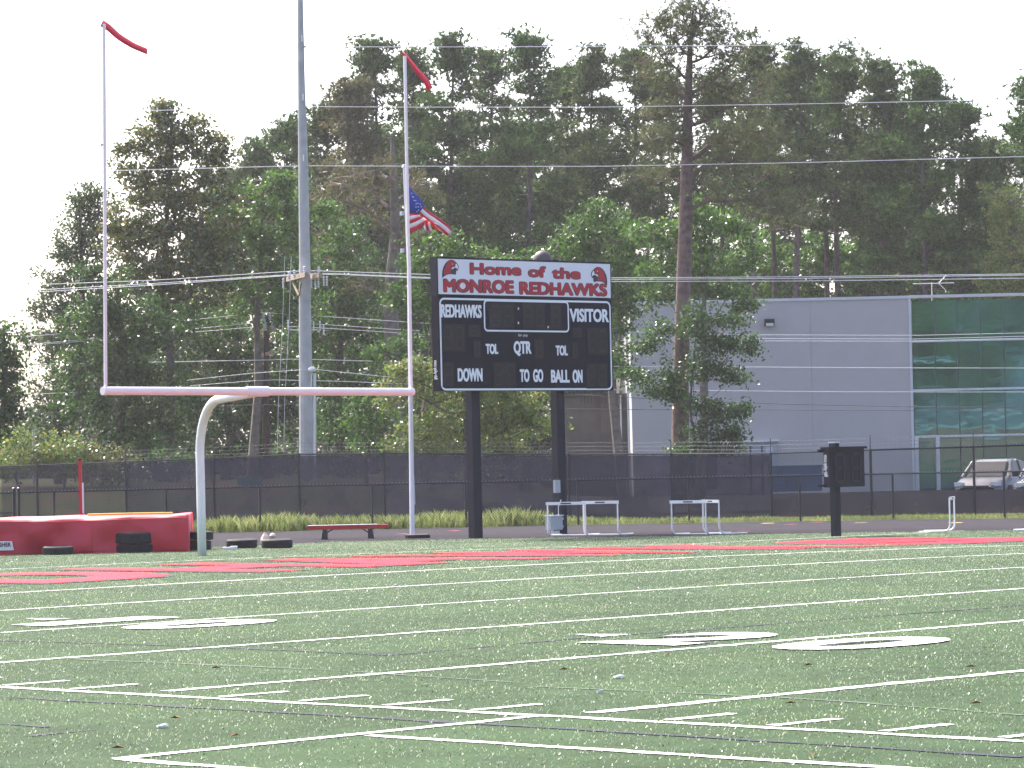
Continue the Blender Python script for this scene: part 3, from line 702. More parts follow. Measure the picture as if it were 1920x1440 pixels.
def frame(ax, az, bx, bz, r, w, y, name, m, par):
    A = rrect(ax, az, bx, bz, r); B = rrect(ax+w, az+w, bx-w, bz-w, max(r-w, .01)); n = len(A)
    V = [(p[0], y, p[1]) for p in A]+[(p[0], y, p[1]) for p in B]+[(p[0], y+.005, p[1]) for p in A]
    F = [(i, (i+1) % n, n+(i+1) % n, n+i) for i in range(n)]+[(i, 2*n+i, 2*n+(i+1) % n, (i+1) % n) for i in range(n)]
    mb = MB(); mb.add(V, F); return mb.build(name, m, par)
a0, az1 = sb(192, 448); a1, _ = sb(1668, 495); _, az0 = sb(205, 1250)
frame(a0+.02, az0+.015, a1-.01, az1, .14, .045, SY-.006, 'border_line', LETW, root)
c0x, cz1 = sb(577, 465); c1x, _ = sb(1306, 490); _, cz0 = sb(577, 738)
frame(c0x, cz0, c1x, cz1, .11, .04, SY-.0075, 'clock_border', LETW, root)
def dig(ax, ay, bx, by, nd=1):
    X0, Z1 = sb(ax, ay); X1, _ = sb(bx, ay); _, Z0 = sb(ax, by)
    mb = MB(); mb.box(((X0+X1)/2, SY-.004, (Z0+Z1)/2), (X1-X0, .01, Z1-Z0)); o = mb.build('digit_panel', DIGIT, root)
    w = (X1-X0)/nd
    for k in range(nd):
        cx = X0+w*(k+.5); ww = w*.30; hz = (Z1-Z0)*.38; cz = (Z0+Z1)/2; mb = MB(); t = w*.10; y = SY-.0105
        for (sx, sz, dx, dz) in ((0, 1, 2*ww-t, t), (0, 0, 2*ww-t, t), (0, -1, 2*ww-t, t), (-1, .5, t, hz-t), (1, .5, t, hz-t), (-1, -.5, t, hz-t), (1, -.5, t, hz-t)):
            mb.box((cx+sx*ww, y, cz+sz*hz), (dx, .003, dz))
        mb.build('digit', SEG, o)
for q in ((618, 492, 838, 712, 2), (908, 495, 1102, 716, 2), (1145, 500, 1240, 718, 1), (222, 672, 415, 908, 2), (442, 680, 550, 785, 1), (490, 815, 552, 962, 1),
          (1336, 705, 1420, 790, 1), (1462, 705, 1640, 935, 2), (1332, 830, 1386, 970, 1), (1014, 802, 1090, 972, 1), (222, 1000, 322, 1218, 1), (655, 1002, 853, 1218, 2), (1455, 1012, 1636, 1228, 2)): dig(*q)
for (x, y) in ((876, 543), (876, 665), (1131, 701)):
    X, Z = sb(x, y); mb = MB(); r_ = .030
    mb.add([(X+r_*.8*math.cos(a), SY-.008, Z+r_*math.sin(a)) for a in np.linspace(0, 2*math.pi, 17)[:-1]], [tuple(range(16))[::-1]]); mb.build('clock_dot', LETW, root)
# side lettering, reads upwards on the left end of the cabinet
s0 = onx(780+176/4.5714, 460+1150/4.5714, x0-.006); s1 = onx(780+172/4.5714, 460+985/4.5714, x0-.006)
yq = (s0[1]+s1[1])/2; yq = SY+.06
text_on('fair-play.com', 0, s1[2]-s0[2], 0, .11, lambda a, b: (x0-.004, yq+.11-b, s0[2]+a) , .02, 'side_lettering', LETW, root)
# posts
for (px, w) in ((893, .27), (1052, .24)):
    X = ony(px, 1000, sL[1])[0]; z0_ = H(X)
    mb = MB(); mb.box((X, sL[1]+.02, (z0_-.2+zb+.02)/2), (.26, .20, zb+.02-z0_+.2)); mb.build('post', NAVY, root)
    mb = MB(); mb.box((X, sL[1]+.02, (zb+zt)/2+.06), (.18, .11, zt-zb)); mb.build('rear_mast', NAVY, root)
X, Z = sb(1160, 120); mb = MB(); r_ = .235; mb.lathe([(r_, -.02), (r_, .10), (r_*.9, .2), (r_*.6, .29), (r_*.25, .33), (.01, .335)], (X+.12, SY+.42, Z-.10), 20); mb.build('horn_dome', mat('brown_grey_dome', (.07, .06, .06), .6), root, smooth=True)
def hawk(px_f, name='hawk_emblem'):
    def P(poly, y, m, nm, par):
        V = [(sb(*px_f(a, b))[0], y, sb(*px_f(a, b))[1]) for a, b in poly]; n = len(V)
        bm = bmesh.new(); vs_ = [bm.verts.new(v) for v in V]; f = bm.faces.new(vs_); bmesh.ops.triangulate(bm, faces=[f]); bmesh.ops.recalc_face_normals(bm, faces=bm.faces)
        mb = MB(); bm.verts.index_update(); mb.add([v.co[:] for v in bm.verts], [tuple(v.index for v in f.verts) for f in bm.faces]); bm.free()
        return mb.build(nm, m, par)
    out = [(235, 1200), (225, 1000), (245, 800), (290, 620), (380, 440), (480, 310), (600, 225), (730, 195), (850, 225), (930, 290), (1010, 370), (1080, 450), (1120, 560), (1120, 660), (1060, 790), (1030, 820), (1000, 750), (960, 760), (945, 850), (970, 1020), (800, 985), (640, 980), (500, 1010), (380, 1070), (290, 1150)]
    head = [(340, 1030), (335, 900), (330, 780), (400, 560), (470, 420), (560, 300), (680, 240), (760, 240), (850, 280), (930, 350), (950, 420), (900, 540), (760, 570), (700, 650), (710, 720), (750, 800), (745, 930), (600, 930), (460, 975)]
    beak = [(960, 420), (1020, 430), (1060, 520), (1090, 600), (1050, 720), (990, 650), (900, 630), (780, 720), (720, 700), (770, 620), (850, 590), (930, 590), (940, 500)]
    e = P(out, SY-.018, LETB, name, root)
    P(head, SY-.021, LETR, 'head_patch', e); P(beak, SY-.022, FWHT, 'beak', e)
    P([(740, 400), (770, 400), (805, 450), (780, 470)], SY-.024, FWHT, 'eye', e)
def hf(x, y): return ((820+x/28.8-780)*4.5714, (480+y/28.8-460)*4.5714)
hawk(hf)
def hf2(x, y):
    a, b = hf(x, y); return (1850-(a-0)*.985, b+62-(a-290)*0.0+(290-a)*.10*-1*0+6*0)
hawk(hf2)
# electric box, conduit and cable on the right post
X = ony(1040, 980, sL[1]-.2)[0]
bxp = lambda px, py: ony(px, py, sL[1]-.25)
a_, b_ = bxp(1029, 968), bxp(1052, 993)
mb = MB(); mb.box(((a_[0]+b_[0])/2, sL[1]-.22, (a_[2]+b_[2])/2), (b_[0]-a_[0], .18, a_[2]-b_[2])); eb = mb.build('electric_box', GREYBOX, root)
mb = MB(); mb.box(((a_[0]+b_[0])/2, sL[1]-.22, a_[2]+.012), (b_[0]-a_[0]+.05, .23, .02)); mb.build('box_lid', OFFWHITE, eb)
for py in (972.5, 987): 
    q = bxp(1053, py); mb = MB(); mb.box((q[0], sL[1]-.26, q[2]), (.05, .05, .05)); mb.build('latch', OFFWHITE, eb)
a_, b_ = bxp(1040, 995), bxp(1049, 1006)
mb = MB(); mb.box(((a_[0]+b_[0])/2, sL[1]-.2, (a_[2]+b_[2])/2), (b_[0]-a_[0], .12, a_[2]-b_[2])); mb.build('outlet_box', OFFWHITE, root)
mb = MB(); mb.tube([bxp(1040, 968), bxp(1039, 950), bxp(1043, 932), bxp(1043, 915)], .022, 6); mb.build('conduit', NAVY, root)
mb = MB(); q = bxp(1044, 912); mb.box(q, (.16, .08, .30)); mb.build('junction_box', GREYBOX, root)
mb = MB(); mb.tube([bxp(1047, 968), bxp(1047, 950), bxp(1052, 937)], .009, 6); mb.build('cable', OFFWHITE, root)

# ------------------------------------------------------------------ delay-of-game clock on a post
g = gnd(1565, 1006); PY = g[1]; FYc = PY-.22
def so_(px, py): p = ony(px, py, FYc); return p[0], p[2]
root = empty('play_clock', g, 'small black two digit play clock box on a single post', 'play clock')
X0, Z1 = so_(1553, 842); X1, _ = so_(1620, 843); _, Z0 = so_(1553, 914)
mb = MB(); mb.box((g[0]+.05, PY, (g[2]-.2+at(1560, 831, (g-CAMP)@d0)[2])/2), (.155, .155, at(1560, 831, (g-CAMP)@d0)[2]-g[2]+.2)); mb.build('post', NAVY, root)
ztop = at(1560, 831, (g-CAMP)@d0)[2]
mb = MB(); mb.box((g[0]+.05, PY, ztop+.015), (.175, .175, .03)); mb.build('post_cap', OFFWHITE, root)
mb = MB(); mb.box(((X0+X1)/2, FYc+.07, (Z0+Z1)/2), (X1-X0, .14, Z1-Z0)); cab = mb.build('cabinet', NAVY, root)
mb = MB(); mb.box(((X0+X1)/2-.02, FYc+.05, Z1+.02), (X1-X0+.06, .26, .05)); mb.build('top_flange', NAVY, root)
for Z in (Z1-.03, Z0+.04):
    mb = MB(); mb.box(((X0+X1)/2-.05, FYc+.17, Z), (X1-X0+.15, .05, .05)); mb.build('rear_bracket', NAVY, root)
w = (X1-X0)
for k in range(2):
    cx = X0+w*(.25+.46*k)+.06; cz = (Z0+Z1)/2; ww = w*.115; hz = (Z1-Z0)*.36; t = .05; mb = MB()
    for (sx, sz, dx, dz) in ((0, 1, 2*ww-t, t), (0, 0, 2*ww-t, t), (0, -1, 2*ww-t, t), (-1, .5, t, hz-t), (1, .5, t, hz-t), (-1, -.5, t, hz-t), (1, -.5, t, hz-t)):
        mb.box((cx+sx*ww, FYc-.003, cz+sz*hz), (dx, .008, dz))
    mb.build('digit', SEG, cab)
s0 = onx(1545, 894, X0-.006); s1 = onx(1545, 853, X0-.006)
text_on('fair-play.com', 0, s1[2]-s0[2], 0, .10, lambda a, b: (X0-.004, FYc+.12-b, s0[2]+a), .02, 'side_lettering', LETW, cab)

# ------------------------------------------------------------------ fences
def chain(mbl, P, zlo, zhi, pitch, wr):
    """woven wires: two families of diagonal wires clipped between bottom and top, as thin crossed strips"""
    V = []
    P = np.array(P, float); seg = np.linalg.norm(np.diff(P[:, :2], axis=0), axis=1); S = np.r_[0, np.cumsum(seg)]
    def pos(s, off):
        x = np.interp(s, S, P[:, 0]); y = np.interp(s, S, P[:, 1]); return np.array([x, y])
    Lt = S[-1]; hgt = float(np.mean(np.array(zhi)-np.array(zlo)))
    for fam in (1, -1):
        for s in np.arange(-hgt if fam > 0 else 0, Lt+(0 if fam > 0 else hgt), pitch):
            a, b = (s, 0.), (s+fam*hgt, 1.)
            # clip to 0..Lt
            def cl(p, q):
                t0, t1 = 0., 1.
                ds = q[0]-p[0]
                for lim, sg in ((0, 1), (Lt, -1)):
                    pa = (p[0]-lim)*sg; qa = (q[0]-lim)*sg
                    if pa < 0 and qa < 0: return None
                    if pa < 0: t0 = max(t0, pa/(pa-qa))
                    if qa < 0: t1 = min(t1, pa/(pa-qa))
                return t0, t1
            c = cl(a, b)
            if c is None or c[1]-c[0] < .02: continue
            nseg = 3; ts = np.linspace(c[0], c[1], nseg+1)
            for i in range(nseg):
                q = []
                for t in (ts[i], ts[i+1]):
                    ss = a[0]+(b[0]-a[0])*t; xy = pos(ss, 0); lo = np.interp(ss, S, zlo); hi = np.interp(ss, S, zhi)
                    q.append(np.array([xy[0], xy[1], lo+(hi-lo)*t]))
                dirv = q[1]-q[0]; dirv /= np.linalg.norm(dirv)+1e-9; side = np.cross(dirv, FH); side /= np.linalg.norm(side)+1e-9
                V += [q[0]-side*wr, q[0]+side*wr, q[1]+side*wr, q[1]-side*wr]
    return np.array(V)
# low fence at the outer edge of the track
LOWP = resample(offset(OUT2, -.15)[:, :2], 400)
_u = (LOWP-CAMP[:2])@RH[:2]; _w = (LOWP-CAMP[:2])@FH[:2]
keep = (_w > 60) & (_u > -.152*_w) & (_u < .155*_w)
LOWP = LOWP[keep]
LZ0 = np.array([H(p[0])+.03 for p in LOWP]); LZ1 = LZ0+1.17
root = empty('low_chain_link_fence', (LOWP[len(LOWP)//2][0], LOWP[len(LOWP)//2][1], -.08), 'low black chain link fence along the outer edge of the track', 'fence')
np_mesh('chain_link_mesh', chain(None, LOWP, LZ0, LZ1, .078, .0026), 4, BLACKM, root, kind='stuff')
mb = MB(); mb.tube([(p[0], p[1], z) for p, z in zip(LOWP[::4], LZ1[::4])], .024, 6); mb.build('top_rail', BLACKM, root)
# twisted wire ends along the top catch the light
kn = resample(LOWP, int(np.linalg.norm(np.diff(LOWP, axis=0), axis=1).sum()/.10)); V = []
for p in kn:
    z = H(p[0])+.03+1.17+.02; c = np.array([p[0], p[1], z]); h_ = .014
    V += [c-RH*h_, c+np.array([0, 0, .035]), c+RH*h_, c-np.array([0, 0, .01])]
KNUC = mat('worn_wire_ends', (.20, .20, .23), .35, metal=.6)
np_mesh('wire_ends', np.array(V), 4, KNUC, root, kind='stuff')
sp = np.r_[0, np.cumsum(np.linalg.norm(np.diff(LOWP, axis=0), axis=1))]
for px in (100, 298, 489, 683, 873, 1082, 1283, 1482, 1676, 1877):
    uu = (px-960)/FPX; k = int(np.argmin(abs(((LOWP-CAMP[:2])@RH[:2])/((LOWP-CAMP[:2])@FH[:2])-uu)))
    x, y = LOWP[k]; mb = MB(); mb.tube([(x, y, H(x)-.1), (x, y, H(x)+1.19)], .03, 8); mb.build('post', BLACKM, root)
# gate at the far left
gp = at(30, 950, 93.0); 
root = empty('gate', (gp[0], gp[1], -.05), 'black chain link gate beside two capped posts at the left edge', 'gate')
zt_ = at(30, 920, 93)[2]
for px in (26, 35):
    q = at(px, 930, 93.); mb = MB(); mb.tube([(q[0], q[1], -.1), (q[0], q[1], zt_+.03)], .045, 8); mb.lathe([(.05, 0), (.045, .04), (.01, .06)], (q[0], q[1], zt_+.03), 8); mb.build('post', BLACKM, root)
mb = MB(); a_ = at(26, 924, 93.); b_ = at(-90, 926, 93.); mb.tube([a_, b_], .025, 6); mb.tube([at(26, 961, 93.), at(-90, 963, 93.)], .02, 6); mb.build('frame', BLACKM, root)
Pg = np.array([b_[:2], a_[:2]]); np_mesh('chain_link_mesh', chain(None, Pg, np.array([-.02, -.02]), np.array([a_[2], a_[2]]), .078, .0022), 4, BLACKM, root, kind='stuff')
# tall fence with windscreen and barbed wire
TF = [(-120, 112, 878), (0, 108, 875), (235, 106, 866), (400, 105, 859.5), (560, 104, 852), (720, 103, 850.5), (890, 102.5, 851), (1066, 101.5, 852), (1258, 100, 851.5), (1445, 98, 850), (1632, 96.5, 844), (1825, 96, 838), (2020, 96, 831)]
TP = np.array([at(px, py, dp) for px, dp, py in TF])
def tseg(s):            # by pixel column
    xs_ = [t[0] for t in TF]; return np.array([np.interp(s, xs_, TP[:, k]) for k in range(3)])
root = empty('tall_chain_link_fence', (TP[6][0], TP[6][1], 0), 'tall black chain link fence with windscreen and barbed wire behind the track', 'fence')
zb_l = [tz_at(p)-.02 for p in TP]
tz0 = np.array([H(60)+.02]*len(TP)); tz0[:] = -.06
np_mesh('chain_link_mesh', chain(None, TP[:, :2], tz0, TP[:, 2], .085, .0038), 4, BLACKM, root, kind='stuff')
mb = MB(); mb.tube([tuple(p) for p in TP], .026, 6); mb.build('top_rail', BLACKM, root)
tot = np.r_[0, np.cumsum(np.linalg.norm(np.diff(TP[:, :2], axis=0), axis=1))]
def screen(pxa, pxb, m, zfrac=1., name='windscreen'):
    pass
    n = 24; V = []; F = []
    for i in range(n+1):
        p = tseg(pxa+(pxb-pxa)*i/n)+FH*.035; sag = .02*abs(math.sin(i*1.9))
        V += [(p[0], p[1], -.06), (p[0], p[1], -.06+(p[2]+.06-.03-sag)*zfrac)]
    for i in range(n): F.append((2*i, 2*i+2, 2*i+3, 2*i+1))
    mb = MB(); mb.add(V, F); mb.build(name, m, root)
for a_, b_ in ((235, 398), (402, 558), (562, 718), (722, 888), (892, 1064), (1068, 1256), (1260, 1443)): screen(a_, b_, SCREEN)
for a_, b_ in ((-118, -2), (2, 233)): screen(a_, b_, SCREENT)
for a_, b_ in ((1447, 1630), (1634, 1823), (1827, 2018)): screen(a_, b_, SCREENL, .36, 'low_windscreen')
for px in (-120, 70, 235, 400, 560, 720, 890, 1066, 1258, 1445, 1632, 1825, 2018):
    p = tseg(px); mb = MB(); mb.tube([(p[0], p[1], -.2), (p[0], p[1], p[2]+.03)], .038, 8); pst = mb.build('post', BLACKM, root)
    if px >= 235:
        mb = MB(); mb.tube([(p[0], p[1], p[2]+.03), (p[0], p[1], p[2]+.42)], .013, 5); mb.build('barb_arm', BLACKM, pst)
BW = mat('barbed_wire_steel', (.08, .08, .10), .5, metal=.4)
BARBM = mat('barb_steel', (.75, .75, .80), .25, metal=.8)
V = []; mb = MB()
for k, dz in enumerate((.12, .23, .34)):
    pts = [tseg(px)+np.array([0, 0, dz-.015*abs(math.sin(px*.017))]) for px in range(235, 2021, 12)]
    mb.tube([tuple(p) for p in pts], .0022, 4, cap=False)
    P3 = np.array(pts); S = np.r_[0, np.cumsum(np.linalg.norm(np.diff(P3, axis=0), axis=1))]
    for s in np.arange(0, S[-1], .128):
        c = np.array([np.interp(s, S, P3[:, i]) for i in range(3)]); h_ = .013
        V += [c-RH*h_, c+np.array([0, 0, h_]), c+RH*h_, c-np.array([0, 0, h_])]
        V += [c-FH*h_, c+np.array([0, 0, h_]), c+FH*h_, c-np.array([0, 0, h_])]
mb.build('barbed_wire', BW, root)
np_mesh('barbs', np.array(V), 4, BARBM, root, kind='stuff')
V = []
for s in np.arange(0, tot[-1], .10):
    c = np.array([np.interp(s, tot, TP[:, i]) for i in range(3)])+np.array([0, 0, .02]); h_ = .013
    V += [c-RH*h_, c+np.array([0, 0, .035]), c+RH*h_, c-np.array([0, 0, .01])]
np_mesh('wire_ends', np.array(V), 4, KNUC, root, kind='stuff')

# ------------------------------------------------------------------ poles and wires
def zunder(px, dep): p = at(px, 900, dep); return tz_at(p)
D1 = 118.
pb = at(577, 900, D1); pt = at(562.5, -70, D1); pb = np.array([pb[0], pb[1], zunder(577, D1)-.3])
root = empty('steel_utility_pole', (pb[0], pb[1], pb[2]+.3), 'tall tapering grey steel utility pole behind the fence', 'utility pole')
# widths measured at several heights
rows = [(-70, 562.3, 9), (0, 563, 11), (150, 565, 14), (310, 568.5, 19), (480, 571, 21), (620, 572, 24), (780, 574, 27), (850, 574.5, 28.5), (960, 576, 30)]
pts = [at(cx, cy, D1) for cy, cx, w in rows][::-1]; rad = [w/2*D1/FPX for cy, cx, w in rows][::-1]
pts[0] = np.array([pts[0][0], pts[0][1], pb[2]])
mb = MB(); mb.tube(pts, rad, 12); mb.build('shaft', STEELP, root)
q0, q1 = at(590, 700, D1-.35), at(591, 960, D1-.35)
mb = MB(); mb.tube([q0, q1], .045, 8); mb.build('conduit', OFFWHITE, root)
mb = MB(); mb.tube([at(582, 735, D1-.4), at(585, 700, D1-.4)], .02, 6); mb.build('conduit_strut', OFFWHITE, root)
q = at(585, 693, D1-.4); mb = MB(); mb.lathe([(.02, -.08), (.11, -.06), (.14, 0), (.11, .07), (.05, .1), (.01, .11)], q, 14); mb.build('weatherhead', WHITEP, root, smooth=True)
for px, py in ((566, 72), (568, 182), (569, 296)):
    q = at(px, py, D1-.2); mb = MB(); mb.box(q, (.04, .05, .22), (RH, FH, (0, 0, 1))); mb.build('id_plate', WHITEP, root)
for py in (88, 201, 312):
    q = at(571+(py-88)*.015, py, D1-.1); mb = MB(); mb.box(q, (.14, .1, .05), (RH, FH, (0, 0, 1))); mb.tube([q-np.array([0, 0, .0]), q+np.array([0, 0, .16])-RH*.04], .02, 6); mb.build('wire_bracket', STEELP, root)
# crossarms seen at an angle
def beam(a, b, t, par, m, name='crossarm'):
    a, b = np.array(a), np.array(b); X = (b-a); L_ = np.linalg.norm(X); X = X/L_; Z = np.array([0, 0, 1.]); Y = np.cross(Z, X); Y /= np.linalg.norm(Y); Z = np.cross(X, Y)
    mb = MB(); mb.box((a+b)/2, (L_, t[0], t[1]), (X, Y, Z)); return mb.build(name, m, par)
beam(at(540, 524, D1+1.2), at(575, 515, D1-1.6), (.13, .15), root, ARMW)
beam(at(578, 522, D1+1.2), at(601, 516, D1-1.2), (.13, .15), root, ARMW)
beam(at(549, 530, D1+.5), at(560, 554, D1-.3), (.05, .05), root, ARMW, 'crossarm_brace')
beam(at(565, 530, D1-1.0), at(561, 554, D1-.3), (.05, .05), root, ARMW, 'crossarm_brace')
def insul(px, py, dep, par, hh=.26, r=.05, up=1):
    q = at(px, py, dep); mb = MB(); pr = []
    for k in range(4): pr += [(r*.5, hh*k/4), (r, hh*(k+.3)/4), (r, hh*(k+.55)/4), (r*.5, hh*(k+.9)/4)]
    mb.lathe([(.005, 0)]+pr+[(.005, hh)], q-np.array([0, 0, hh/2]), 8); mb.build('insulator', PORC, par)
for px, py in ((542, 516), (552, 513), (571, 506), (598, 507)): insul(px, py, D1-.6, root)
for px, py in ((531, 531), (584, 531), (591, 531), (597, 530), (607, 527), (613, 527)): insul(px, py, D1-.2, root, .34, .035)
for px, py in ((540, 609), (588, 611), (600, 611), (607, 618)): insul(px, py, D1-.2, root, .34, .03)
beam(at(543, 618, D1), at(560, 619, D1), (.04, .04), root, PORC, 'standoff'); beam(at(582, 618, D1), at(596, 618, D1), (.04, .04), root, PORC, 'standoff')
for (x0_, x1_) in ((534, 528), (546, 540)):
    mb = MB(); mb.tube([at(x0_, 480, D1), at(x0_-4, 600, D1), at(x1_-6, 750, D1), at(x1_-8, 850, D1)], .012, 4); mb.build('guy_wire', WIREM, root)
# wooden pole further back
D2 = 134.
q = at(500, 900, D2); zb2 = tz_at(q)
root = empty('wooden_utility_pole', (q[0], q[1], zb2), 'shorter dark wooden utility pole left of the steel pole', 'utility pole')
mb = MB(); mb.tube([(at(500, 900, D2)[0], at(500, 900, D2)[1], zb2-.3), at(499.5, 750, D2), at(500, 590, D2)], [.16, .13, .10], 10); mb.build('shaft', WOODP, root)
beam(at(488, 622, D2+.6), at(515, 618, D2-.6), (.12, .12), root, ARMW); beam(at(482, 669, D2+.6), at(514, 660, D2-.6), (.12, .13), root, ARMW)
beam(at(492, 700, D2), at(497, 672, D2), (.04, .04), root, ARMW, 'crossarm_brace')
for px, py in ((494, 594), (506, 594), (498, 612), (511, 612), (496, 606), (512, 606)): insul(px, py, D2-.3, root, .34, .07)
def wire(pts, dep, label, m=WIREM, r=.012, cat='power line'):
    P = resample(pts, max(24, len(pts)*6)); P3 = [at(x, y, dep) for x, y in P]
    mb = MB(); mb.tube(P3, r, 5); o = mb.build('power_line', m, loc=P3[len(P3)//2]); tag(o, label, cat, 'overhead wires'); return o
wire([(-60, 90), (300, 89), (568, 88), (900, 88), (1300, 86), (1980, 80)], D1, 'highest faint overhead wire crossing in front of the pine tops', r=.012)
wire([(-60, 216), (300, 207), (568, 200), (760, 201), (1120, 201), (1500, 195), (1980, 185)], D1, 'overhead wire crossing the upper pine crowns')
wire([(-60, 329), (250, 319), (560, 311), (900, 312), (1120, 312), (1500, 305), (1980, 292)], D1, 'overhead wire at the height of the flagpole top', r=.012)
wire([(-60, 538), (120, 532), (300, 525), (570, 507), (810, 515), (1145, 521), (1500, 519), (1980, 513)], D1, 'upper wire of the bundle carried by the steel pole crossarm')
wire([(-60, 552), (120, 541), (300, 531), (545, 515), (600, 512), (810, 521), (1145, 524), (1500, 522), (1980, 515)], D1-.7, 'middle wire of the bundle carried by the steel pole crossarm')
wire([(-60, 556), (130, 544), (300, 534), (550, 516), (620, 514), (810, 522.5), (1145, 528), (1500, 527), (1980, 521)], D1+.8, 'lower wire of the bundle carried by the steel pole crossarm')
wire([(-60, 640), (194, 619), (350, 601), (492, 586), (560, 590), (810, 607), (1150, 622), (1400, 628), (1709, 629), (1980, 623)], D2, 'top wire of the wooden pole')
wire([(-60, 655), (194, 634), (350, 618), (492, 604), (570, 606), (810, 622), (1150, 634), (1709, 636), (1980, 629)], D2, 'second wire of the wooden pole')
wire([(-60, 656), (194, 637), (350, 624), (492, 612), (570, 613), (810, 628), (1150, 639), (1709, 640), (1980, 633)], D2+.7, 'third wire of the wooden pole')
wire([(-60, 685), (194, 681), (500, 675), (560, 673), (755, 679), (1148, 687), (1700, 690), (1980, 690)], D2-1, 'thick wire level with the lower arm of the wooden pole', r=.014)
wire([(-60, 745), (194, 733), (350, 724), (500, 712), (640, 715), (810, 722), (1150, 731), (1600, 735), (1980, 735)], D2-1, 'thin cable just above the goal crossbar', r=.012)
wire([(-60, 780), (300, 766), (500, 758), (800, 762), (1150, 768), (1600, 769), (1980, 771)], D2-1.5, 'thin cable just below the goal crossbar', DARKW, .011)
wire([(1080, 740), (1300, 752), (1480, 758), (1720, 763), (1980, 762)], D2-2, 'dark cable crossing the lower grey wall', DARKW, .012)
wire([(350, 713), (470, 700), (585, 692), (720, 706), (800, 712)], D1-.3, 'thin service cable running to the white weatherhead', r=.009)
q = at(1156, 625, D2); mb = MB(); mb.lathe([(.01, -.2), (.1, -.15), (.13, -.05), (.12, .02), (.14, .08), (.09, .16), (.02, .2)], q, 10); mb.tube([q, at(1180, 624, D2)], .025, 6)
tag(mb.build('splice_enclosure', PORC, loc=q), 'grey cable splice hanging on a wire just right of the scoreboard', 'cable splice')

# ------------------------------------------------------------------ building
DB = 150.
BX = RH; BY = FH; BZ = np.array([0, 0, 1.])
def bp(px, py, dd=0.): return at(px, py, DB+dd)
ztop = bp(1560, 560)[2]; zg = -.05
root = empty('grey_building', bp(1560, 930)*np.array([1, 1, 0])+np.array([0, 0, zg]), 'grey flat roofed building with a tinted glass front at its right end', 'building')
def bbox(pxa, pxb, z0_, z1_, dd, th, name, m, par=root, gap=.0):
    a = bp(pxa, 800, dd); b = bp(pxb, 800, dd); ua = (a-CAMP)@RH; ub = (b-CAMP)@RH; wd = (a-CAMP)@FH
    c = CAMP+RH*(ua+ub)/2+FH*(wd+th/2); c[2] = (z0_+z1_)/2
    mb = MB(); mb.box(c, (ub-ua-gap, th, z1_-z0_), (RH, FH, BZ)); return mb.build(name, m, par)
def zpx(py, px=1560, dd=0.): return bp(px, py, dd)[2]
for a_, b_ in ((1185, 1373), (1373, 1524), (1524, 1709)): bbox(a_, b_, zg-.3, ztop-.06, 0, .25, 'wall_panel', WALLM, gap=.010)
bbox(1186, 2110, zg-.3, ztop-.15, .6, 22, 'core', WALLM)
bbox(1182, 1714, ztop-.06, ztop+.06, -.05, .5, 'coping', COPING)
bbox(1712, 2110, ztop-.04, ztop+.07, -.12, .5, 'coping', COPING)
bbox(1709, 1713.5, zg-.3, ztop-.06, -.06, .3, 'corner_trim', COPING)
bbox(1177, 1181, zg-.3, ztop-.3, -.15, .1, 'downspout', COPING)
rows_ = [(562, 636), (640, 728), (732, 815), (819, 925)]
cols_ = [1714, 1757, 1800, 1843, 1886, 1929, 1972, 2015]
for (ya, yb) in rows_:
    for ca, cb in zip(cols_[:-1], cols_[1:]):
        z1_, z0_ = zpx(ya, 1800), zpx(yb, 1800)
        if ya == 819 and ca == 1757: pass
        o = bbox(ca, cb, z0_, z1_, .12+random.uniform(0, .01), .02, 'window_pane', GLASS, gap=.035)
        o.rotation_euler = (0, 0, 0)
for y in (638, 730, 817): bbox(1713.5, 2015, zpx(y+2.0, 1800), zpx(y-2.0, 1800), -.02, .16, 'mullion', COPING)
for c in cols_[1:]: bbox(c-.6, c+.6, zg, ztop-.1, .06, .1, 'mullion', mat('dark_mullion', (.06, .07, .075), .4) if c == cols_[1] else bpy.data.materials['dark_mullion'])
for c in (1718, 1757.5): bbox(c-3.5, c+3.5, zg, zpx(820, 1740), -.05, .12, 'door_frame', COPING)
# wall lamp
o = bbox(1438.5, 1457, zpx(611, 1448), zpx(598, 1448), -.32, .3, 'wall_lamp', NAVY)
bbox(1441, 1455, zpx(611.5, 1448), zpx(606, 1448), -.335, .012, 'lamp_lens', mat('lamp_lens', (.6, .62, .6), .3), o)
# side door under a light frame
bbox(1392, 1461, zpx(828, 1426), zpx(824.5, 1426), -.5, .55, 'door_canopy', COPING)
bbox(1396, 1458, zg, zpx(828, 1426), -.35, .34, 'vestibule', mat('pale_blue_grey_panel', (.33, .35, .40), .6, var=.05))
bbox(1435, 1448, zpx(850, 1440), zpx(838, 1440), -.37, .012, 'vestibule_window', mat('pale_window', (.5, .56, .64), .2))
# antenna
o = empty('roof_antenna', (bp(1747, 553)[0]+FH[0]*3, bp(1747, 553)[1]+FH[1]*3, ztop), 'thin metal television antenna on the roof above the glass front', 'antenna')
mb = MB(); A_ = at(1747, 556, DB+3); B_ = at(1747, 529, DB+3); mb.tube([A_-np.array([0, 0, .3]), B_], .02, 6); mb.build('mast', WIREM, o)
mb = MB(); mb.tube([at(1712, 532, DB+3), at(1789, 530, DB+3)], .018, 6); mb.build('boom', WIREM, o)
for (x, y) in ((1774, 516), (1774, 545)):
    mb = MB(); mb.tube([at(1760, 531, DB+3), at(x, y, DB+3)], .013, 5); mb.build('element', WIREM, o)
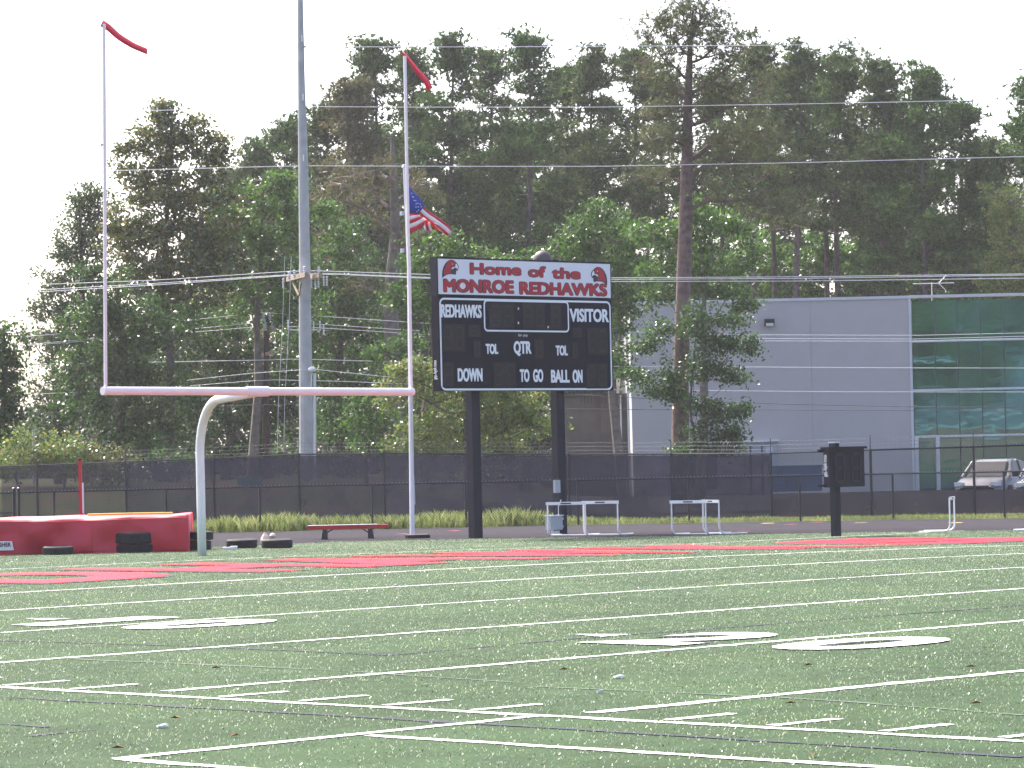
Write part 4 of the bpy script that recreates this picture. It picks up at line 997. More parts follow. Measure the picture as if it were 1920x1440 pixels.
# wing to the left, lower and darker
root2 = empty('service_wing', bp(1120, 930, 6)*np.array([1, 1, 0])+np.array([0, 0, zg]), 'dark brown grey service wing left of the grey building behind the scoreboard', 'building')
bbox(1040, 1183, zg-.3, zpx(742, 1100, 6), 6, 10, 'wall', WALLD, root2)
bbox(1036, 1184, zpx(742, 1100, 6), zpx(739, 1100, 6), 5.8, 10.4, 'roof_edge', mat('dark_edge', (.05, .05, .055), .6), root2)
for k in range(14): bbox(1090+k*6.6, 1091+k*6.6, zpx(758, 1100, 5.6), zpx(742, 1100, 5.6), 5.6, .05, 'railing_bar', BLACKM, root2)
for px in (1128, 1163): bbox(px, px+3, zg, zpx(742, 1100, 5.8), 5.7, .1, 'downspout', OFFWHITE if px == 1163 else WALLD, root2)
# bollard-like dark pipes by the door
for px, lab in ((1408, 'left dark pipe post in front of the side door'), (1430, 'right dark pipe post in front of the side door')):
    p = at(px, 900, 143); z_ = terrain_z(5, 130); t_ = at(px, 836, 143)[2]; mb = MB(); mb.tube([(p[0], p[1], z_-.1), (p[0], p[1], t_)], .05, 8)
    tag(mb.build('pipe_post', BLACKM, loc=(p[0], p[1], z_)), lab, 'post', 'dark pipe posts by the side door')
def dumpster(pxa, pxb, pyt, dep, label):
    a = at(pxa, pyt, dep); b = at(pxb, pyt, dep); z0_ = .32; z1_ = a[2]; c = (a+b)/2; c[2] = (z0_+z1_)/2; w_ = np.linalg.norm((b-a)[:2])
    root = empty('waste_container', (c[0], c[1], z0_), label, 'container', 'blue waste containers by the grey building')
    X = (RH, FH, BZ); mb = MB(); mb.box(c+FH*.6, (w_, 1.2, z1_-z0_-.06), X); mb.build('bin', BLUEM, root)
    mb = MB(); mb.box(c+FH*.6+BZ*((z1_-z0_)/2), (w_+.08, 1.28, .06), X); mb.build('lid', BLUEM, root)
    for k in range(5):
        mb = MB(); mb.box(c-FH*.03+RH*(w_*(-.4+.2*k)), (.06, .06, z1_-z0_-.2), X); mb.build('rib', BLUEM, root)
dumpster(1284, 1344, 838, 138, 'blue waste container whose lid shows beside the big pine trunk')
dumpster(1447, 1541, 875, 124, 'lower blue waste container behind the fence left of the play clock')

# ------------------------------------------------------------------ cars
def car(c, head, m, label, z0_):
    """c centre on the ground, head = heading angle of the nose in the world"""
    X = np.array([math.cos(head), math.sin(head), 0]); Y = np.array([-X[1], X[0], 0]); o3 = np.array([c[0], c[1], z0_])
    root = empty('parked_car', o3, label, 'car', 'cars parked behind the tall fence')
    # body loft: (x, half width, z low, z high)
    S = [(-2.25, .70, .45, .78), (-2.18, .80, .30, .90), (-1.5, .86, .22, .98), (-.6, .88, .20, .96), (.6, .88, .20, .94), (1.2, .87, .22, .90), (1.85, .82, .26, .80), (2.18, .72, .32, .68), (2.26, .60, .42, .58)]
    V = []; F = []
    for (x, hw, a, b) in S:
        m_ = a+(b-a)*.55
        for (y, z) in ((-hw*.92, a), (-hw, a+.1), (-hw, m_), (-hw*.93, b-.04), (-hw*.75, b), (hw*.75, b), (hw*.93, b-.04), (hw, m_), (hw, a+.1), (hw*.92, a)): V.append(o3+X*x+Y*y+BZ*z)
    n = 10
    for i in range(len(S)-1):
        for k in range(n): F.append((i*n+k, i*n+(k+1) % n, (i+1)*n+(k+1) % n, (i+1)*n+k))
    F += [tuple(range(n)), tuple((len(S)-1)*n+k for k in range(n))[::-1]]
    mb = MB(); mb.add(V, F); mb.build('body', m, root, smooth=True)
    G_ = [(-1.75, .66, .93, .95), (-1.15, .64, .93, 1.38), (-.4, .62, .93, 1.46), (.25, .62, .93, 1.45), (.55, .62, .92, 1.38), (1.22, .68, .88, .91)]
    V = []; F = []
    for (x, hw, a, b) in G_:
        for (y, z) in ((-hw-.12, a), (-hw, b-.05), (-hw+.1, b), (hw-.1, b), (hw, b-.05), (hw+.12, a)): V.append(o3+X*x+Y*y+BZ*z)
    n = 6; roof = MB(); gl_ = MB()
    for i in range(len(G_)-1):
        for k in range(n-1):
            F_ = (i*n+k, i*n+k+1, (i+1)*n+k+1, (i+1)*n+k)
            q = [V[j] for j in F_]
            isroof = k in (1, 2, 3) and 1 <= i <= 3
            (roof if isroof else gl_).add(q, [(0, 1, 2, 3)])
    roof.build('roof', m, root, smooth=True); gl_.build('windows', CARGL, root)
    for s in (-1, 1):
        mb = MB()
        mb.tube([o3+X*1.20+Y*s*.79+BZ*.90, o3+X*.55+Y*s*.63+BZ*1.38, o3+X*.2+Y*s*.62+BZ*1.44], .035, 6)
        mb.tube([o3+X*-.4+Y*s*.745+BZ*.93, o3+X*-.35+Y*s*.63+BZ*1.42], .035, 6); mb.build('pillar', m, root)
        mb = MB(); mb.box(o3+X*.85+Y*s*.98+BZ*1.0, (.12, .2, .14), (X, Y, BZ)); mb.build('mirror', m, root)
        mb = MB(); mb.box(o3+X*2.10+Y*s*.60+BZ*.68, (.22, .30, .13), (X, Y, BZ)); mb.build('headlight', FWHT, root)
        for x in (-1.4, 1.4):
            p = o3+X*x+Y*s*.80+BZ*.32; mb = MB(); mb.lathe([(.10, -.09), (.30, -.1), (.32, -.05), (.32, .05), (.30, .1), (.10, .09)], p, 18, np.array([X, BZ, Y])); w_ = mb.build('wheel', RUBBER, root)
            mb = MB(); mb.lathe([(.01, .07), (.18, .09), (.20, .1)] if s > 0 else [(.01, -.07), (.18, -.09), (.20, -.1)], p, 12, np.array([X, BZ, Y])); mb.build('rim', STEELP, w_)
    mb = MB(); mb.box(o3+X*2.22+BZ*.58, (.06, .8, .10), (X, Y, BZ)); mb.build('grille', LETB, root)
    mb = MB(); mb.box(o3+X*2.22+BZ*.36, (.08, 1.1, .10), (X, Y, BZ)); mb.build('bumper_intake', LETB, root)
hd = math.atan2(-FH[1], -FH[0])
c = at(1868, 900, 114); car(c, hd-math.radians(24), SILVER, 'silver sedan parked nose forward behind the fence at the right edge', -.09)
c = at(1975, 900, 108); car(c, hd-math.radians(20), DKCAR, 'dark sedan mostly cut off by the right photo edge', -.09)

# ------------------------------------------------------------------ street signs at the left
def sgn(px, pyt, dep, label, plate=None):
    q = at(px, 900, dep); zg_ = tz_at(q); root = empty('street_sign', (q[0], q[1], zg_), label, 'street sign')
    mb = MB(); mb.tube([(q[0], q[1], zg_-.2), at(px, pyt, dep)], .05, 8); mb.build('pole', STEELP, root); return root
r_ = sgn(62.5, 806, 124, 'small white rectangular sign on a grey pole behind the fence at the left')
mb = MB(); q = at(71, 866, 123.8); mb.box(q, (.30, .012, .36), (RH, FH, BZ)); pl = mb.build('plate', WHITEP, r_)
e0 = at(66, 873, 123.78); text_on('25', 0, .17, 0, .12, lambda a, b: e0+RH*a+BZ*b, .02, 'sign_lettering', LETB, pl)
for k, y in enumerate((861, 865)):
    e1 = at(66, y, 123.78); text_on(('SPEED', 'LIMIT')[k], 0, .18, 0, .05, lambda a, b: e1+RH*a+BZ*b, .01, 'sign_lettering', LETB, pl)
q = at(468, 900, 112); zg_ = tz_at(q); r_ = empty('street_name_sign', (q[0], q[1], zg_), 'green street name sign seen through the windscreen', 'street sign')
mb = MB(); mb.tube([(q[0], q[1], zg_-.2), at(468, 893, 112)], .03, 6); mb.build('pole', STEELP, r_)
mb = MB(); mb.box(at(468, 902, 111.9), (.78, .02, .26), (RH, FH, BZ)); mb.build('plate', SIGNG, r_)

# ------------------------------------------------------------------ vegetation
def unit(v): return v/(np.linalg.norm(v, axis=-1, keepdims=True)+1e-9)
def leaves(C, size, asp=.55, up=.3):
    """leaf quads (rhombi) at centres C with random directions"""
    n = len(C); a = unit(rng.normal(size=(n, 3))+np.array([0, 0, -up])); b = unit(np.cross(a, rng.normal(size=(n, 3))))
    s = (size*rng.uniform(.6, 1.3, n))[:, None]; V = np.empty((n, 4, 3))
    V[:, 0] = C-a*s; V[:, 1] = C+b*s*asp-a*s*.1; V[:, 2] = C+a*s; V[:, 3] = C-b*s*asp-a*s*.1
    return V.reshape(-1, 3)
def needles(C, n_per, ln, wd, upb=.5, dirs=None):
    n = len(C); C2 = np.repeat(C, n_per, 0); D = rng.normal(size=(n*n_per, 3))+np.array([0, 0, upb])
    if dirs is not None: D += np.repeat(dirs, n_per, 0)*.9
    D = unit(D); L_ = ln*rng.uniform(.7, 1.2, (n*n_per, 1)); W = unit(np.cross(D, rng.normal(size=D.shape)))*wd
    V = np.empty((n*n_per, 3, 3)); V[:, 0] = C2-W; V[:, 1] = C2+W; V[:, 2] = C2+D*L_
    return V.reshape(-1, 3)
def broadtree(name, lobes, dep, m, trunk_px, label, cat='tree', group=None, bark=BARKD, size=.12, dens=1., thick=1.0, limbs=True, trunk_r=.22):
    """lobes: (px, py, rx_px, ry_px[, dd]) ellipsoids of leaf clumps"""
    k = dep/FPX; b = at(trunk_px, 900, dep); zb_ = tz_at(b); b = np.array([b[0], b[1], zb_])
    root = empty(name, b, label, cat, group)
    tops = min(l[1]-l[3]*.5 for l in lobes); tp = at(np.mean([l[0] for l in lobes if l[1] < tops+200] or [trunk_px]), tops, dep)
    mb = MB(); midp = (b+tp)/2+RH*random.uniform(-.3, .3)
    mb.tube([b-BZ*.3, b*.7+tp*.3+RH*random.uniform(-.2, .2), midp, tp], [trunk_r, trunk_r*.8, trunk_r*.55, trunk_r*.15], 8); mb.build('trunk', bark, root)
    cl = []; lm = MB()
    for l in lobes:
        px, py, rx, ry = l[:4]; dd = l[4] if len(l) > 4 else 0.
        c = at(px, py, dep+dd); rxm, rym = rx*k, ry*k; rz = (rxm+rym)/2*thick
        area = 4*math.pi*((rxm*rym)**1.0); n = max(8, int(area*1.9*dens))
        D = unit(rng.normal(size=(n, 3))); rad = rng.uniform(.55, 1.05, n)**.7
        off = D*rad[:, None]*np.array([rxm, rz, rym]); off *= (1+.22*np.sin(D[:, :1]*5+px)+.18*np.sin(D[:, 2:]*7+py))
        P = c+off[:, :1]*RH+off[:, 1:2]*FH+off[:, 2:]*BZ; P = P[P[:, 2] > zb_+.15]; cl.append(P)
        base_ = b+(tp-b)*min(.9, max(.12, (c[2]-zb_)/(tp[2]-zb_+.01)-.15))
        if limbs:
            lm.tube([base_, (base_+c)/2-BZ*.1, c], [trunk_r*.22, trunk_r*.14, trunk_r*.08], 5, cap=False)
            for q in P[rng.integers(0, max(1, len(P)), 7)]: lm.tube([c, (c+q)/2+rng.normal(size=3)*.1, q], [trunk_r*.12, .02, .01], 4, cap=False)
    if limbs: lm.build('limbs', bark, root)
    Cc = np.concatenate(cl); npc = int(58); r = rng.uniform(.25, .5, (len(Cc), 1, 1))
    L_ = Cc[:, None, :]+rng.normal(size=(len(Cc), npc, 3))*r*np.array([1, 1, .6])*.62
    np_mesh('crown', leaves(L_.reshape(-1, 3), size*.72), 4, m, root)
    return root
def pine(px, ty, by, hw, dep, m, label, tx=None, bark=BARKD, tr=.24, limbs_n=40, group='pines of the wood behind the fence', puff=1., dens=1., shape=.5, rise=.25, low=None):
    """trunk from the ground at px to the top at (tx, ty); crown from by up to ty, half width hw px"""
    k = dep/FPX; tx = px if tx is None else tx; b = at(px, 900, dep); zb_ = tz_at(b); b = np.array([b[0], b[1], zb_]); tp = at(tx, ty, dep)
    root = empty('pine_tree', b, label, 'pine tree', group)
    n = 7; pts = [b+(tp-b)*t+RH*.15*math.sin(t*5+px) for t in np.linspace(0, 1, n)]; pts[0] = b-BZ*.3; pts[-1] = tp
    mb = MB(); mb.tube(pts, [tr*(1-t*.85) for t in np.linspace(0, 1, n)], 9); mb.build('trunk', bark, root)
    zlo = at(px, by, dep)[2]; zhi = tp[2]; R = hw*k*1.6; lm = MB(); P = []; Dd = []
    for i in range(limbs_n):
        t = (i+rng.uniform(0, .9))/limbs_n; z = zlo+(zhi-zlo)*t; f = (z-b[2])/(tp[2]-b[2]); s = b+(tp-b)*f
        prof_ = (math.sin(math.pi*min(1, (t*.93+.07)**shape)*.98)**.7)*(1-.35*t) if t < .97 else .3
        L_ = R*prof_*rng.uniform(.55, 1.15); az = rng.uniform(0, 2*math.pi); dr = RH*math.cos(az)+FH*math.sin(az)
        e = s+dr*L_+BZ*L_*(rise+.35*t)+BZ*rng.uniform(-.2, .3)
        mid_ = (s+e)/2-BZ*.10*L_
        lm.tube([s, mid_, e], [max(.02, .05*(1-t)+.02), .03, .012], 4, cap=False)
        npf = max(2, int(L_*1.7*puff))
        for j in range(npf):
            q = .38+.62*(j+rng.uniform(0, 1))/npf; c = (s*(1-q)+e*q)-BZ*.10*L_*(4*q*(1-q))*.5
            c = c+RH*rng.normal()*.22+FH*rng.normal()*.22+BZ*abs(rng.normal())*.10; P.append(c); Dd.append(dr)
    for j in range(int(10*puff)):
        c = tp-BZ*rng.uniform(0, 1.2)+RH*rng.normal()*.3+FH*rng.normal()*.3; P.append(c); Dd.append(BZ)
    lm.build('limbs', bark, root)
    P = np.array(P); Dd = np.array(Dd); nt_ = max(4, int(26*dens)); r = rng.uniform(.22, .50, (len(P), 1, 1))
    T_ = (P[:, None, :]+rng.normal(size=(len(P), nt_, 3))*r*np.array([1, 1, .42])).reshape(-1, 3)
    np_mesh('crown', needles(T_, 6, .30, .042, .55, np.repeat(Dd, nt_, 0)), 3, m, root)
    return root
WD = 'pines of the wood behind the fence'
# back row
pine(540, 232, 520, 62, 176, PINEG, 'pine just left of the steel pole with its top below the others', puff=1.2)
pine(484, 282, 560, 62, 178, PINE, 'small pine behind the magnolia left of the steel pole')
pine(440, 330, 600, 60, 180, PINE, 'lowest pine of the row between the magnolia and the steel pole')
pine(612, 204, 560, 62, 172, PINE, 'pine directly right of the steel pole', puff=1.3)
pine(655, 160, 520, 45, 168, PINEB, 'thin pine with a bare left side between the steel pole and the goal upright', puff=.8)
pine(702, 84, 470, 60, 170, PINE, 'tall pine left of the right goal upright with a rounded top', puff=1.15)
pine(775, 110, 520, 58, 176, PINE, 'pine directly behind the right goal upright', puff=1.2)
pine(850, 80, 480, 66, 172, PINEG, 'tall pine between the upright and the scoreboard flag', puff=1.3)
pine(925, 100, 500, 60, 178, PINE, 'pine behind the left half of the scoreboard header', puff=1.2, bark=BARK)
pine(990, 76, 500, 66, 170, PINEG, 'tall pine above the middle of the scoreboard', puff=1.3)
pine(1060, 135, 520, 56, 176, PINE, 'pine above the right half of the scoreboard', puff=1.2)
pine(1112, 107, 500, 62, 172, PINE, 'pine above the right edge of the scoreboard', puff=1.25)
pine(1190, 100, 470, 54, 176, PINE, 'pine left of the big foreground pine', puff=1.0)
pine(1245, 150, 470, 50, 180, PINE, 'pine mostly hidden behind the left limbs of the big pine', puff=.9)
pine(1350, 150, 430, 52, 178, PINE, 'pine just right of the big foreground pine', puff=.9)
pine(1415, 86, 420, 60, 172, PINE, 'open crowned tall pine right of the big foreground pine', puff=1.0)
pine(1452, 140, 440, 46, 180, PINE, 'slim pine between two taller pines right of the big pine', puff=.9)
pine(1498, 102, 430, 56, 170, PINE, 'tall dark pine above the wall lamp', puff=1.25)
pine(1545, 150, 440, 50, 178, PINEG, 'pine behind the seam of the grey wall', puff=1.1)
pine(1572, 112, 440, 66, 173, PINEG, 'broad pine above the play clock', puff=1.35)
pine(1650, 124, 460, 54, 170, PINE, 'pointed pine left of the roof antenna', puff=1.3)
pine(1690, 200, 500, 56, 178, PINEG, 'lower pine between two taller ones near the antenna', puff=1.3)
pine(1735, 138, 560, 76, 168, PINEG, 'broad pine above the roof antenna', puff=1.5)
pine(1800, 196, 560, 70, 170, PINEG, 'pine forming the right shoulder of the wood', puff=1.5)
pine(1868, 268, 560, 42, 176, PINE, 'small pine at the right end of the wood', puff=1.2)
pine(1950, 160, 300, 34, 150, PINEG, 'pine whose needles just enter the photo at the upper right edge', puff=1.2)
pine(1925, 290, 560, 60, 182, PINEG, 'pale pine low at the right edge of the photo', puff=1.2)
# big foreground pine
def big_pine():
    dep = 124.; k = dep/FPX; path = [(1275, 960), (1275, 850), (1277, 700), (1281, 560), (1285, 430), (1288, 300), (1290, 200), (1293, 110), (1296, 60), (1300, 14)]
    wid = [34, 32, 30, 28, 26, 22, 17, 12, 7, 3]; pts = [at(x, y, dep) for x, y in path]; zb_ = tz_at(pts[0]); pts[0][2] = zb_-.3
    root = empty('pine_tree', (pts[0][0], pts[0][1], zb_), 'big foreground pine with a long bare reddish trunk and open top', 'pine tree')
    mb = MB(); P2 = []; W2 = []
    for i in range(len(pts)-1):
        for t in np.linspace(0, 1, 5)[:-1]:
            P2.append(pts[i]*(1-t)+pts[i+1]*t); W2.append((wid[i]*(1-t)+wid[i+1]*t)/2*k*random.uniform(.94, 1.06))
    P2.append(pts[-1]); W2.append(.04); mb.tube(P2, W2, 14); mb.build('trunk', BARK, root, smooth=True)
    def tx(y): return np.interp(-y, [-q[1] for q in path], [q[0] for q in path])
    # main limbs traced from the picture: start row, then way points
    LB = [([(1290, 300), (1340, 270), (1400, 262), (1440, 258)], 6), ([(1288, 330), (1340, 306), (1400, 300), (1430, 297)], 5), ([(1286, 395), (1330, 378), (1390, 372), (1440, 392), (1480, 402)], 5), ([(1289, 222), (1250, 218), (1205, 222)], 3),
          ([(1292, 180), (1340, 150), (1372, 120), (1392, 92)], 4), ([(1293, 120), (1330, 100), (1352, 60), (1360, 40)], 3), ([(1293, 105), (1262, 75), (1235, 50), (1232, 35)], 3), ([(1291, 150), (1245, 110), (1212, 70)], 3),
          ([(1294, 95), (1285, 50), (1278, 12)], 2.5), ([(1295, 80), (1312, 40), (1322, 12)], 2.5), ([(1290, 190), (1240, 150), (1208, 140)], 3), ([(1290, 240), (1350, 210), (1395, 190), (1425, 170)], 4),
          ([(1289, 270), (1240, 262), (1215, 270)], 3), ([(1288, 345), (1250, 330), (1222, 340)], 2.5), ([(1290, 205), (1330, 190), (1360, 165)], 3)]
    lm = MB(); P = []; D_ = []
    for li, (pl, w) in enumerate(LB):
        dd = random.uniform(-1.5, 1.5); q = resample(pl, 9); P3 = [at(x, y+3*math.sin(i*1.7+li), dep+dd*i/8) for i, (x, y) in enumerate(q)]
        lm.tube(P3, [max(.015, w*k*(1-.8*i/8)) for i in range(9)], 6)
        for i in range(2, 9):
            for s in range(2):
                e = P3[i]+RH*rng.normal()*.55+FH*rng.normal()*.6+BZ*abs(rng.normal())*.45; lm.tube([P3[i], (P3[i]+e)/2+BZ*.06, e], [.03, .02, .01], 4, cap=False)
                for c in (e, (P3[i]+e)/2): P.append(c); D_.append(unit(e-P3[i]))
    # outer sprays of the low heavy limbs
    for (x0_, x1_, y0_, y1_, n_) in ((1370, 1470, 235, 300, 34), (1340, 1500, 290, 330, 30), (1400, 1530, 380, 420, 28), (1215, 1300, 20, 90, 10), (1330, 1380, 30, 130, 14), (1210, 1260, 100, 170, 18), (1300, 1420, 160, 240, 30), (1225, 1290, 180, 290, 26)):
        for _ in range(int(n_*.6)):
            c = at(rng.uniform(x0_, x1_), rng.uniform(y0_, y1_), dep+rng.normal()*1.0); P.append(c); D_.append(unit(RH*rng.normal()+BZ*.3))
            s = c-RH*rng.uniform(-.5, .6)-BZ*rng.uniform(.1, .4); lm.tube([s, c], [.018, .008], 4, cap=False)
    lm.build('limbs', BARK, root)
    P = np.array(P); D_ = np.array(D_); nt_ = 9; r = rng.uniform(.15, .32, (len(P), 1, 1))
    T_ = (P[:, None, :]+rng.normal(size=(len(P), nt_, 3))*r*np.array([1, 1, .7])).reshape(-1, 3)
    np_mesh('crown', needles(T_, 9, .20, .014, .5, np.repeat(D_, nt_, 0)), 3, PINEF, root)
big_pine()
# half dead leaning pine behind the upright
dep = 140.; b = at(742, 900, dep); zb_ = tz_at(b)
root = empty('pine_tree', (b[0], b[1], zb_), 'leaning brown trunked pine with bare twigs behind the right upright', 'pine tree', WD)
mb = MB(); mb.tube([(b[0], b[1], zb_-.3), at(735, 640, dep), at(732, 560, dep), at(742, 440, dep), at(738, 330, dep), at(735, 250, dep)], [.36, .32, .30, .22, .15, .06], 10); mb.build('trunk', BARKG, root)
lm = MB(); P = []
for pl in ([(742, 440), (700, 400), (650, 375), (622, 380)], [(740, 400), (690, 355), (640, 345)], [(738, 340), (700, 320), (665, 330)], [(742, 380), (775, 350), (800, 345)], [(732, 560), (700, 545), (680, 525)], [(740, 470), (780, 440), (800, 430)]):
    q = resample(pl, 7); lm = MB(); P3 = [at(x, y, dep+random.uniform(-.4, .4)) for x, y in q]; lm.tube(P3, [.09*(1-.8*i/6) for i in range(7)], 5)
    for i in range(2, 7):
        for _ in range(6):
            e = P3[i]+RH*rng.normal()*.6+FH*rng.normal()*.5+BZ*rng.normal()*.4; lm.tube([P3[i], e], [.02, .006], 3, cap=False)
            if rng.uniform() < .45: P.append(e)
    lm.build('limb', DEADW, root)
P = np.array(P); T_ = (P[:, None, :]+rng.normal(size=(len(P), 10, 3))*.22).reshape(-1, 3); np_mesh('crown', needles(T_, 8, .2, .014, .4), 3, PINEB, root)

def copy_tree(src, loc, sc, label, group):
    r = src.copy(); COL.objects.link(r); r.location = tuple(loc); r.scale = (sc, sc, sc*random.uniform(.95, 1.05)); r.rotation_euler = (0, 0, random.uniform(0, 6.28)); r['label'] = label; r['group'] = group
    for ch in src.children:
        c = ch.copy(); COL.objects.link(c); c.parent = r
protos = {o['label']: o for o in bpy.data.objects if o.name.startswith('pine_tree') and o.get('group') == WD and 'leaning' not in o['label']}
PL = list(protos.values())
for i, (px, ty, where) in enumerate(((575, 300, 'behind the steel pole'), (632, 250, 'between the steel pole and the thin pine'), (680, 210, 'left of the right goal upright'), (740, 170, 'close behind the right goal upright'), (812, 150, 'just right of the right goal upright'), (888, 140, 'above the national flag'),
    (955, 150, 'above the first words of the header'), (1025, 150, 'above the last words of the header'), (1085, 190, 'above the right hawk emblem'), (1150, 170, 'right of the scoreboard'), (1215, 210, 'left of the big pine trunk'), (1320, 240, 'right of the big pine trunk'),
    (1385, 200, 'between the big pine and the open crowned pine'), (1470, 190, 'above the wall lamp'), (1525, 190, 'above the wall seam'), (1610, 180, 'above the play clock'), (1675, 200, 'left of the roof antenna'), (1770, 210, 'right of the roof antenna'), (1835, 270, 'over the right end of the glass front'), (1890, 330, 'near the right edge'))):
    dep = 205.; ty += 100; src = PL[(i*7) % len(PL)]; b = at(px, 900, dep); b[2] = tz_at(b); Ht = at(px, ty, dep)[2]-b[2]
    ht = max(v.co.z for v in src.children[0].data.vertices) if src.children[0].name.startswith('trunk') else 22
    ht = max(max(v.co.z for v in ch.data.vertices) for ch in src.children if ch.name.startswith('trunk'))
    copy_tree(src, b, Ht/ht, 'pine of the back row '+where, WD)
def far_wood():
    n = 5200; px = rng.uniform(-60, 1990, n); top = np.interp(px, [-60, 60, 200, 400, 600, 1050, 1150, 1400, 1800, 1990], [800, 790, 640, 480, 450, 450, 500, 535, 530, 460])+30*np.sin(px*.021)+18*np.sin(px*.053+1)
    py = top+(900-top)*rng.uniform(0, 1, n); C_ = np.array([at(a, b, 212+rng.uniform(0, 7)) for a, b in zip(px, py)])
    L_ = (C_[:, None, :]+rng.normal(size=(n, 26, 3))*.42).reshape(-1, 3); np_mesh('distant_wood', leaves(L_, .20), 4, BROADD, kind='stuff')
far_wood()
BG = 'leafy trees at the edge of the wood'
# magnolia
broadtree('magnolia_tree', [(306, 205, 10, 18), (322, 226, 34, 24), (292, 250, 46, 24), (362, 240, 22, 16), (250, 285, 36, 18), (320, 285, 62, 30), (390, 275, 44, 24), (262, 330, 48, 26), (345, 335, 80, 36), (410, 300, 26, 16),
    (290, 395, 85, 46), (380, 400, 60, 50), (240, 450, 52, 44), (320, 470, 95, 54), (400, 480, 50, 45), (270, 530, 70, 46), (360, 545, 80, 46)], 132, MAGN, 315, 'tall magnolia with bronze green leaves right of the left upright', 'magnolia tree', BG, size=.13, dens=1.25)
broadtree('cedar_tree', [(142, 386, 20, 18), (160, 410, 30, 24), (140, 440, 42, 28), (172, 370, 14, 22), (165, 480, 56, 44), (120, 470, 26, 20), (185, 400, 30, 60), (100, 520, 30, 26), (140, 560, 60, 50), (85, 575, 34, 22), (110, 620, 50, 34), (150, 660, 70, 34)], 136, CEDAR, 160,
    'feathery grey green cedar at the left end of the wood', 'cedar tree', BG, size=.10, dens=1.5)
broadtree('cedar_tree', [(60, 640, 26, 18), (95, 640, 40, 26), (120, 700, 60, 26), (80, 730, 50, 26), (120, 770, 60, 40), (95, 800, 50, 40)], 138, CEDAR, 110, 'low grey green cedar under the wires at the left', 'cedar tree', BG, size=.10, dens=1.)
broadtree('dark_oak_tree', [(10, 625, 34, 22), (20, 665, 26, 26), (5, 720, 34, 40), (22, 760, 30, 36), (0, 800, 40, 40), (-30, 690, 50, 90), (20, 700, 20, 26)], 120, BROADD, -20, 'dark leafy tree at the left edge of the photo', 'tree', BG, size=.12, dens=1.1)
broadtree('leafy_tree', [(170, 520, 30, 24), (215, 560, 56, 40), (160, 600, 60, 44), (230, 620, 80, 50), (160, 680, 70, 46), (260, 680, 80, 50), (300, 590, 60, 44), (200, 750, 80, 50), (300, 750, 80, 54), (180, 820, 70, 50), (270, 830, 80, 50)], 128, BROADD, 230,
    'broad dark green tree behind the left upright', 'tree', BG, size=.12)
broadtree('leafy_tree', [(405, 372, 22, 22), (430, 420, 60, 44), (500, 350, 44, 32), (540, 340, 34, 20), (510, 410, 66, 50), (430, 480, 70, 50), (530, 480, 60, 50), (610, 420, 40, 50), (470, 560, 70, 44), (560, 560, 60, 44)], 134, BROAD, 470,
    'fresh green tree left of the steel pole below the pines', 'tree', BG, size=.12, bark=BARKG)
broadtree('leafy_tree', [(360, 620, 70, 46), (430, 640, 70, 50), (370, 700, 80, 50), (470, 700, 70, 50), (420, 780, 90, 54), (340, 800, 70, 50), (500, 790, 60, 50), (540, 650, 60, 50), (545, 740, 50, 60), (470, 860, 100, 40)], 140, BROADD, 420,
    'dark green tree behind the wooden pole', 'tree', BG, size=.12, bark=BARKG)
broadtree('leafy_tree', [(640, 450, 56, 40), (600, 520, 50, 50), (660, 540, 60, 50), (620, 620, 60, 54), (690, 630, 56, 50), (640, 710, 66, 50), (700, 720, 56, 50), (650, 800, 70, 60), (720, 800, 60, 50)], 142, BROADD, 640,
    'dark green tree right of the steel pole', 'tree', BG, size=.12)
broadtree('leafy_tree', [(790, 470, 44, 30), (800, 520, 36, 24), (745, 555, 30, 16), (790, 570, 40, 20), (720, 660, 36, 20), (770, 640, 44, 22), (840, 460, 40, 26), (880, 480, 60, 24), (820, 600, 44, 40)], 126, BROAD, 800,
    'light green branches between the upright and the scoreboard', 'tree', BG, size=.12, dens=.8)
broadtree('young_maple_tree', [(900, 650, 44, 26), (820, 690, 60, 34), (900, 710, 80, 44), (970, 730, 60, 44), (780, 740, 56, 34), (860, 780, 80, 50), (950, 800, 80, 50), (800, 820, 70, 44), (1000, 800, 44, 50), (745, 700, 24, 16), (880, 850, 110, 44)], 112, BROADL, 880,
    'sunny light green tree with reddish tips beneath the scoreboard', 'tree', BG, size=.095, dens=1.3)
broadtree('leafy_shrub', [(690, 770, 44, 26), (660, 795, 32, 20), (720, 810, 40, 30), (690, 840, 40, 24)], 114, BROAD, 690, 'mid green shrub left of the sunny tree', 'shrub', BG, size=.095, dens=1.1, trunk_r=.08)
broadtree('leafy_tree', [(1040, 480, 60, 30), (980, 500, 70, 26), (1090, 440, 50, 34), (1130, 400, 40, 26), (1150, 450, 56, 40), (1120, 500, 60, 34), (1180, 520, 54, 40), (1170, 580, 40, 30), (1160, 640, 26, 40), (1165, 710, 30, 40), (1150, 560, 26, 60)], 134, BROAD, 1170,
    'fresh green tree right of the scoreboard header', 'tree', BG, size=.12, bark=BARKG)
broadtree('leafy_tree', [(1230, 440, 40, 36), (1250, 500, 50, 34), (1300, 400, 34, 40), (1340, 430, 50, 36), (1390, 420, 40, 26), (1330, 490, 60, 36), (1390, 480, 40, 36), (1240, 550, 40, 24), (1310, 540, 50, 24), (1370, 545, 34, 14), (1395, 575, 22, 10)], 130, BROAD, 1310,
    'bright green tree spreading behind the upper trunk of the big pine', 'tree', BG, size=.12, bark=BARKG)
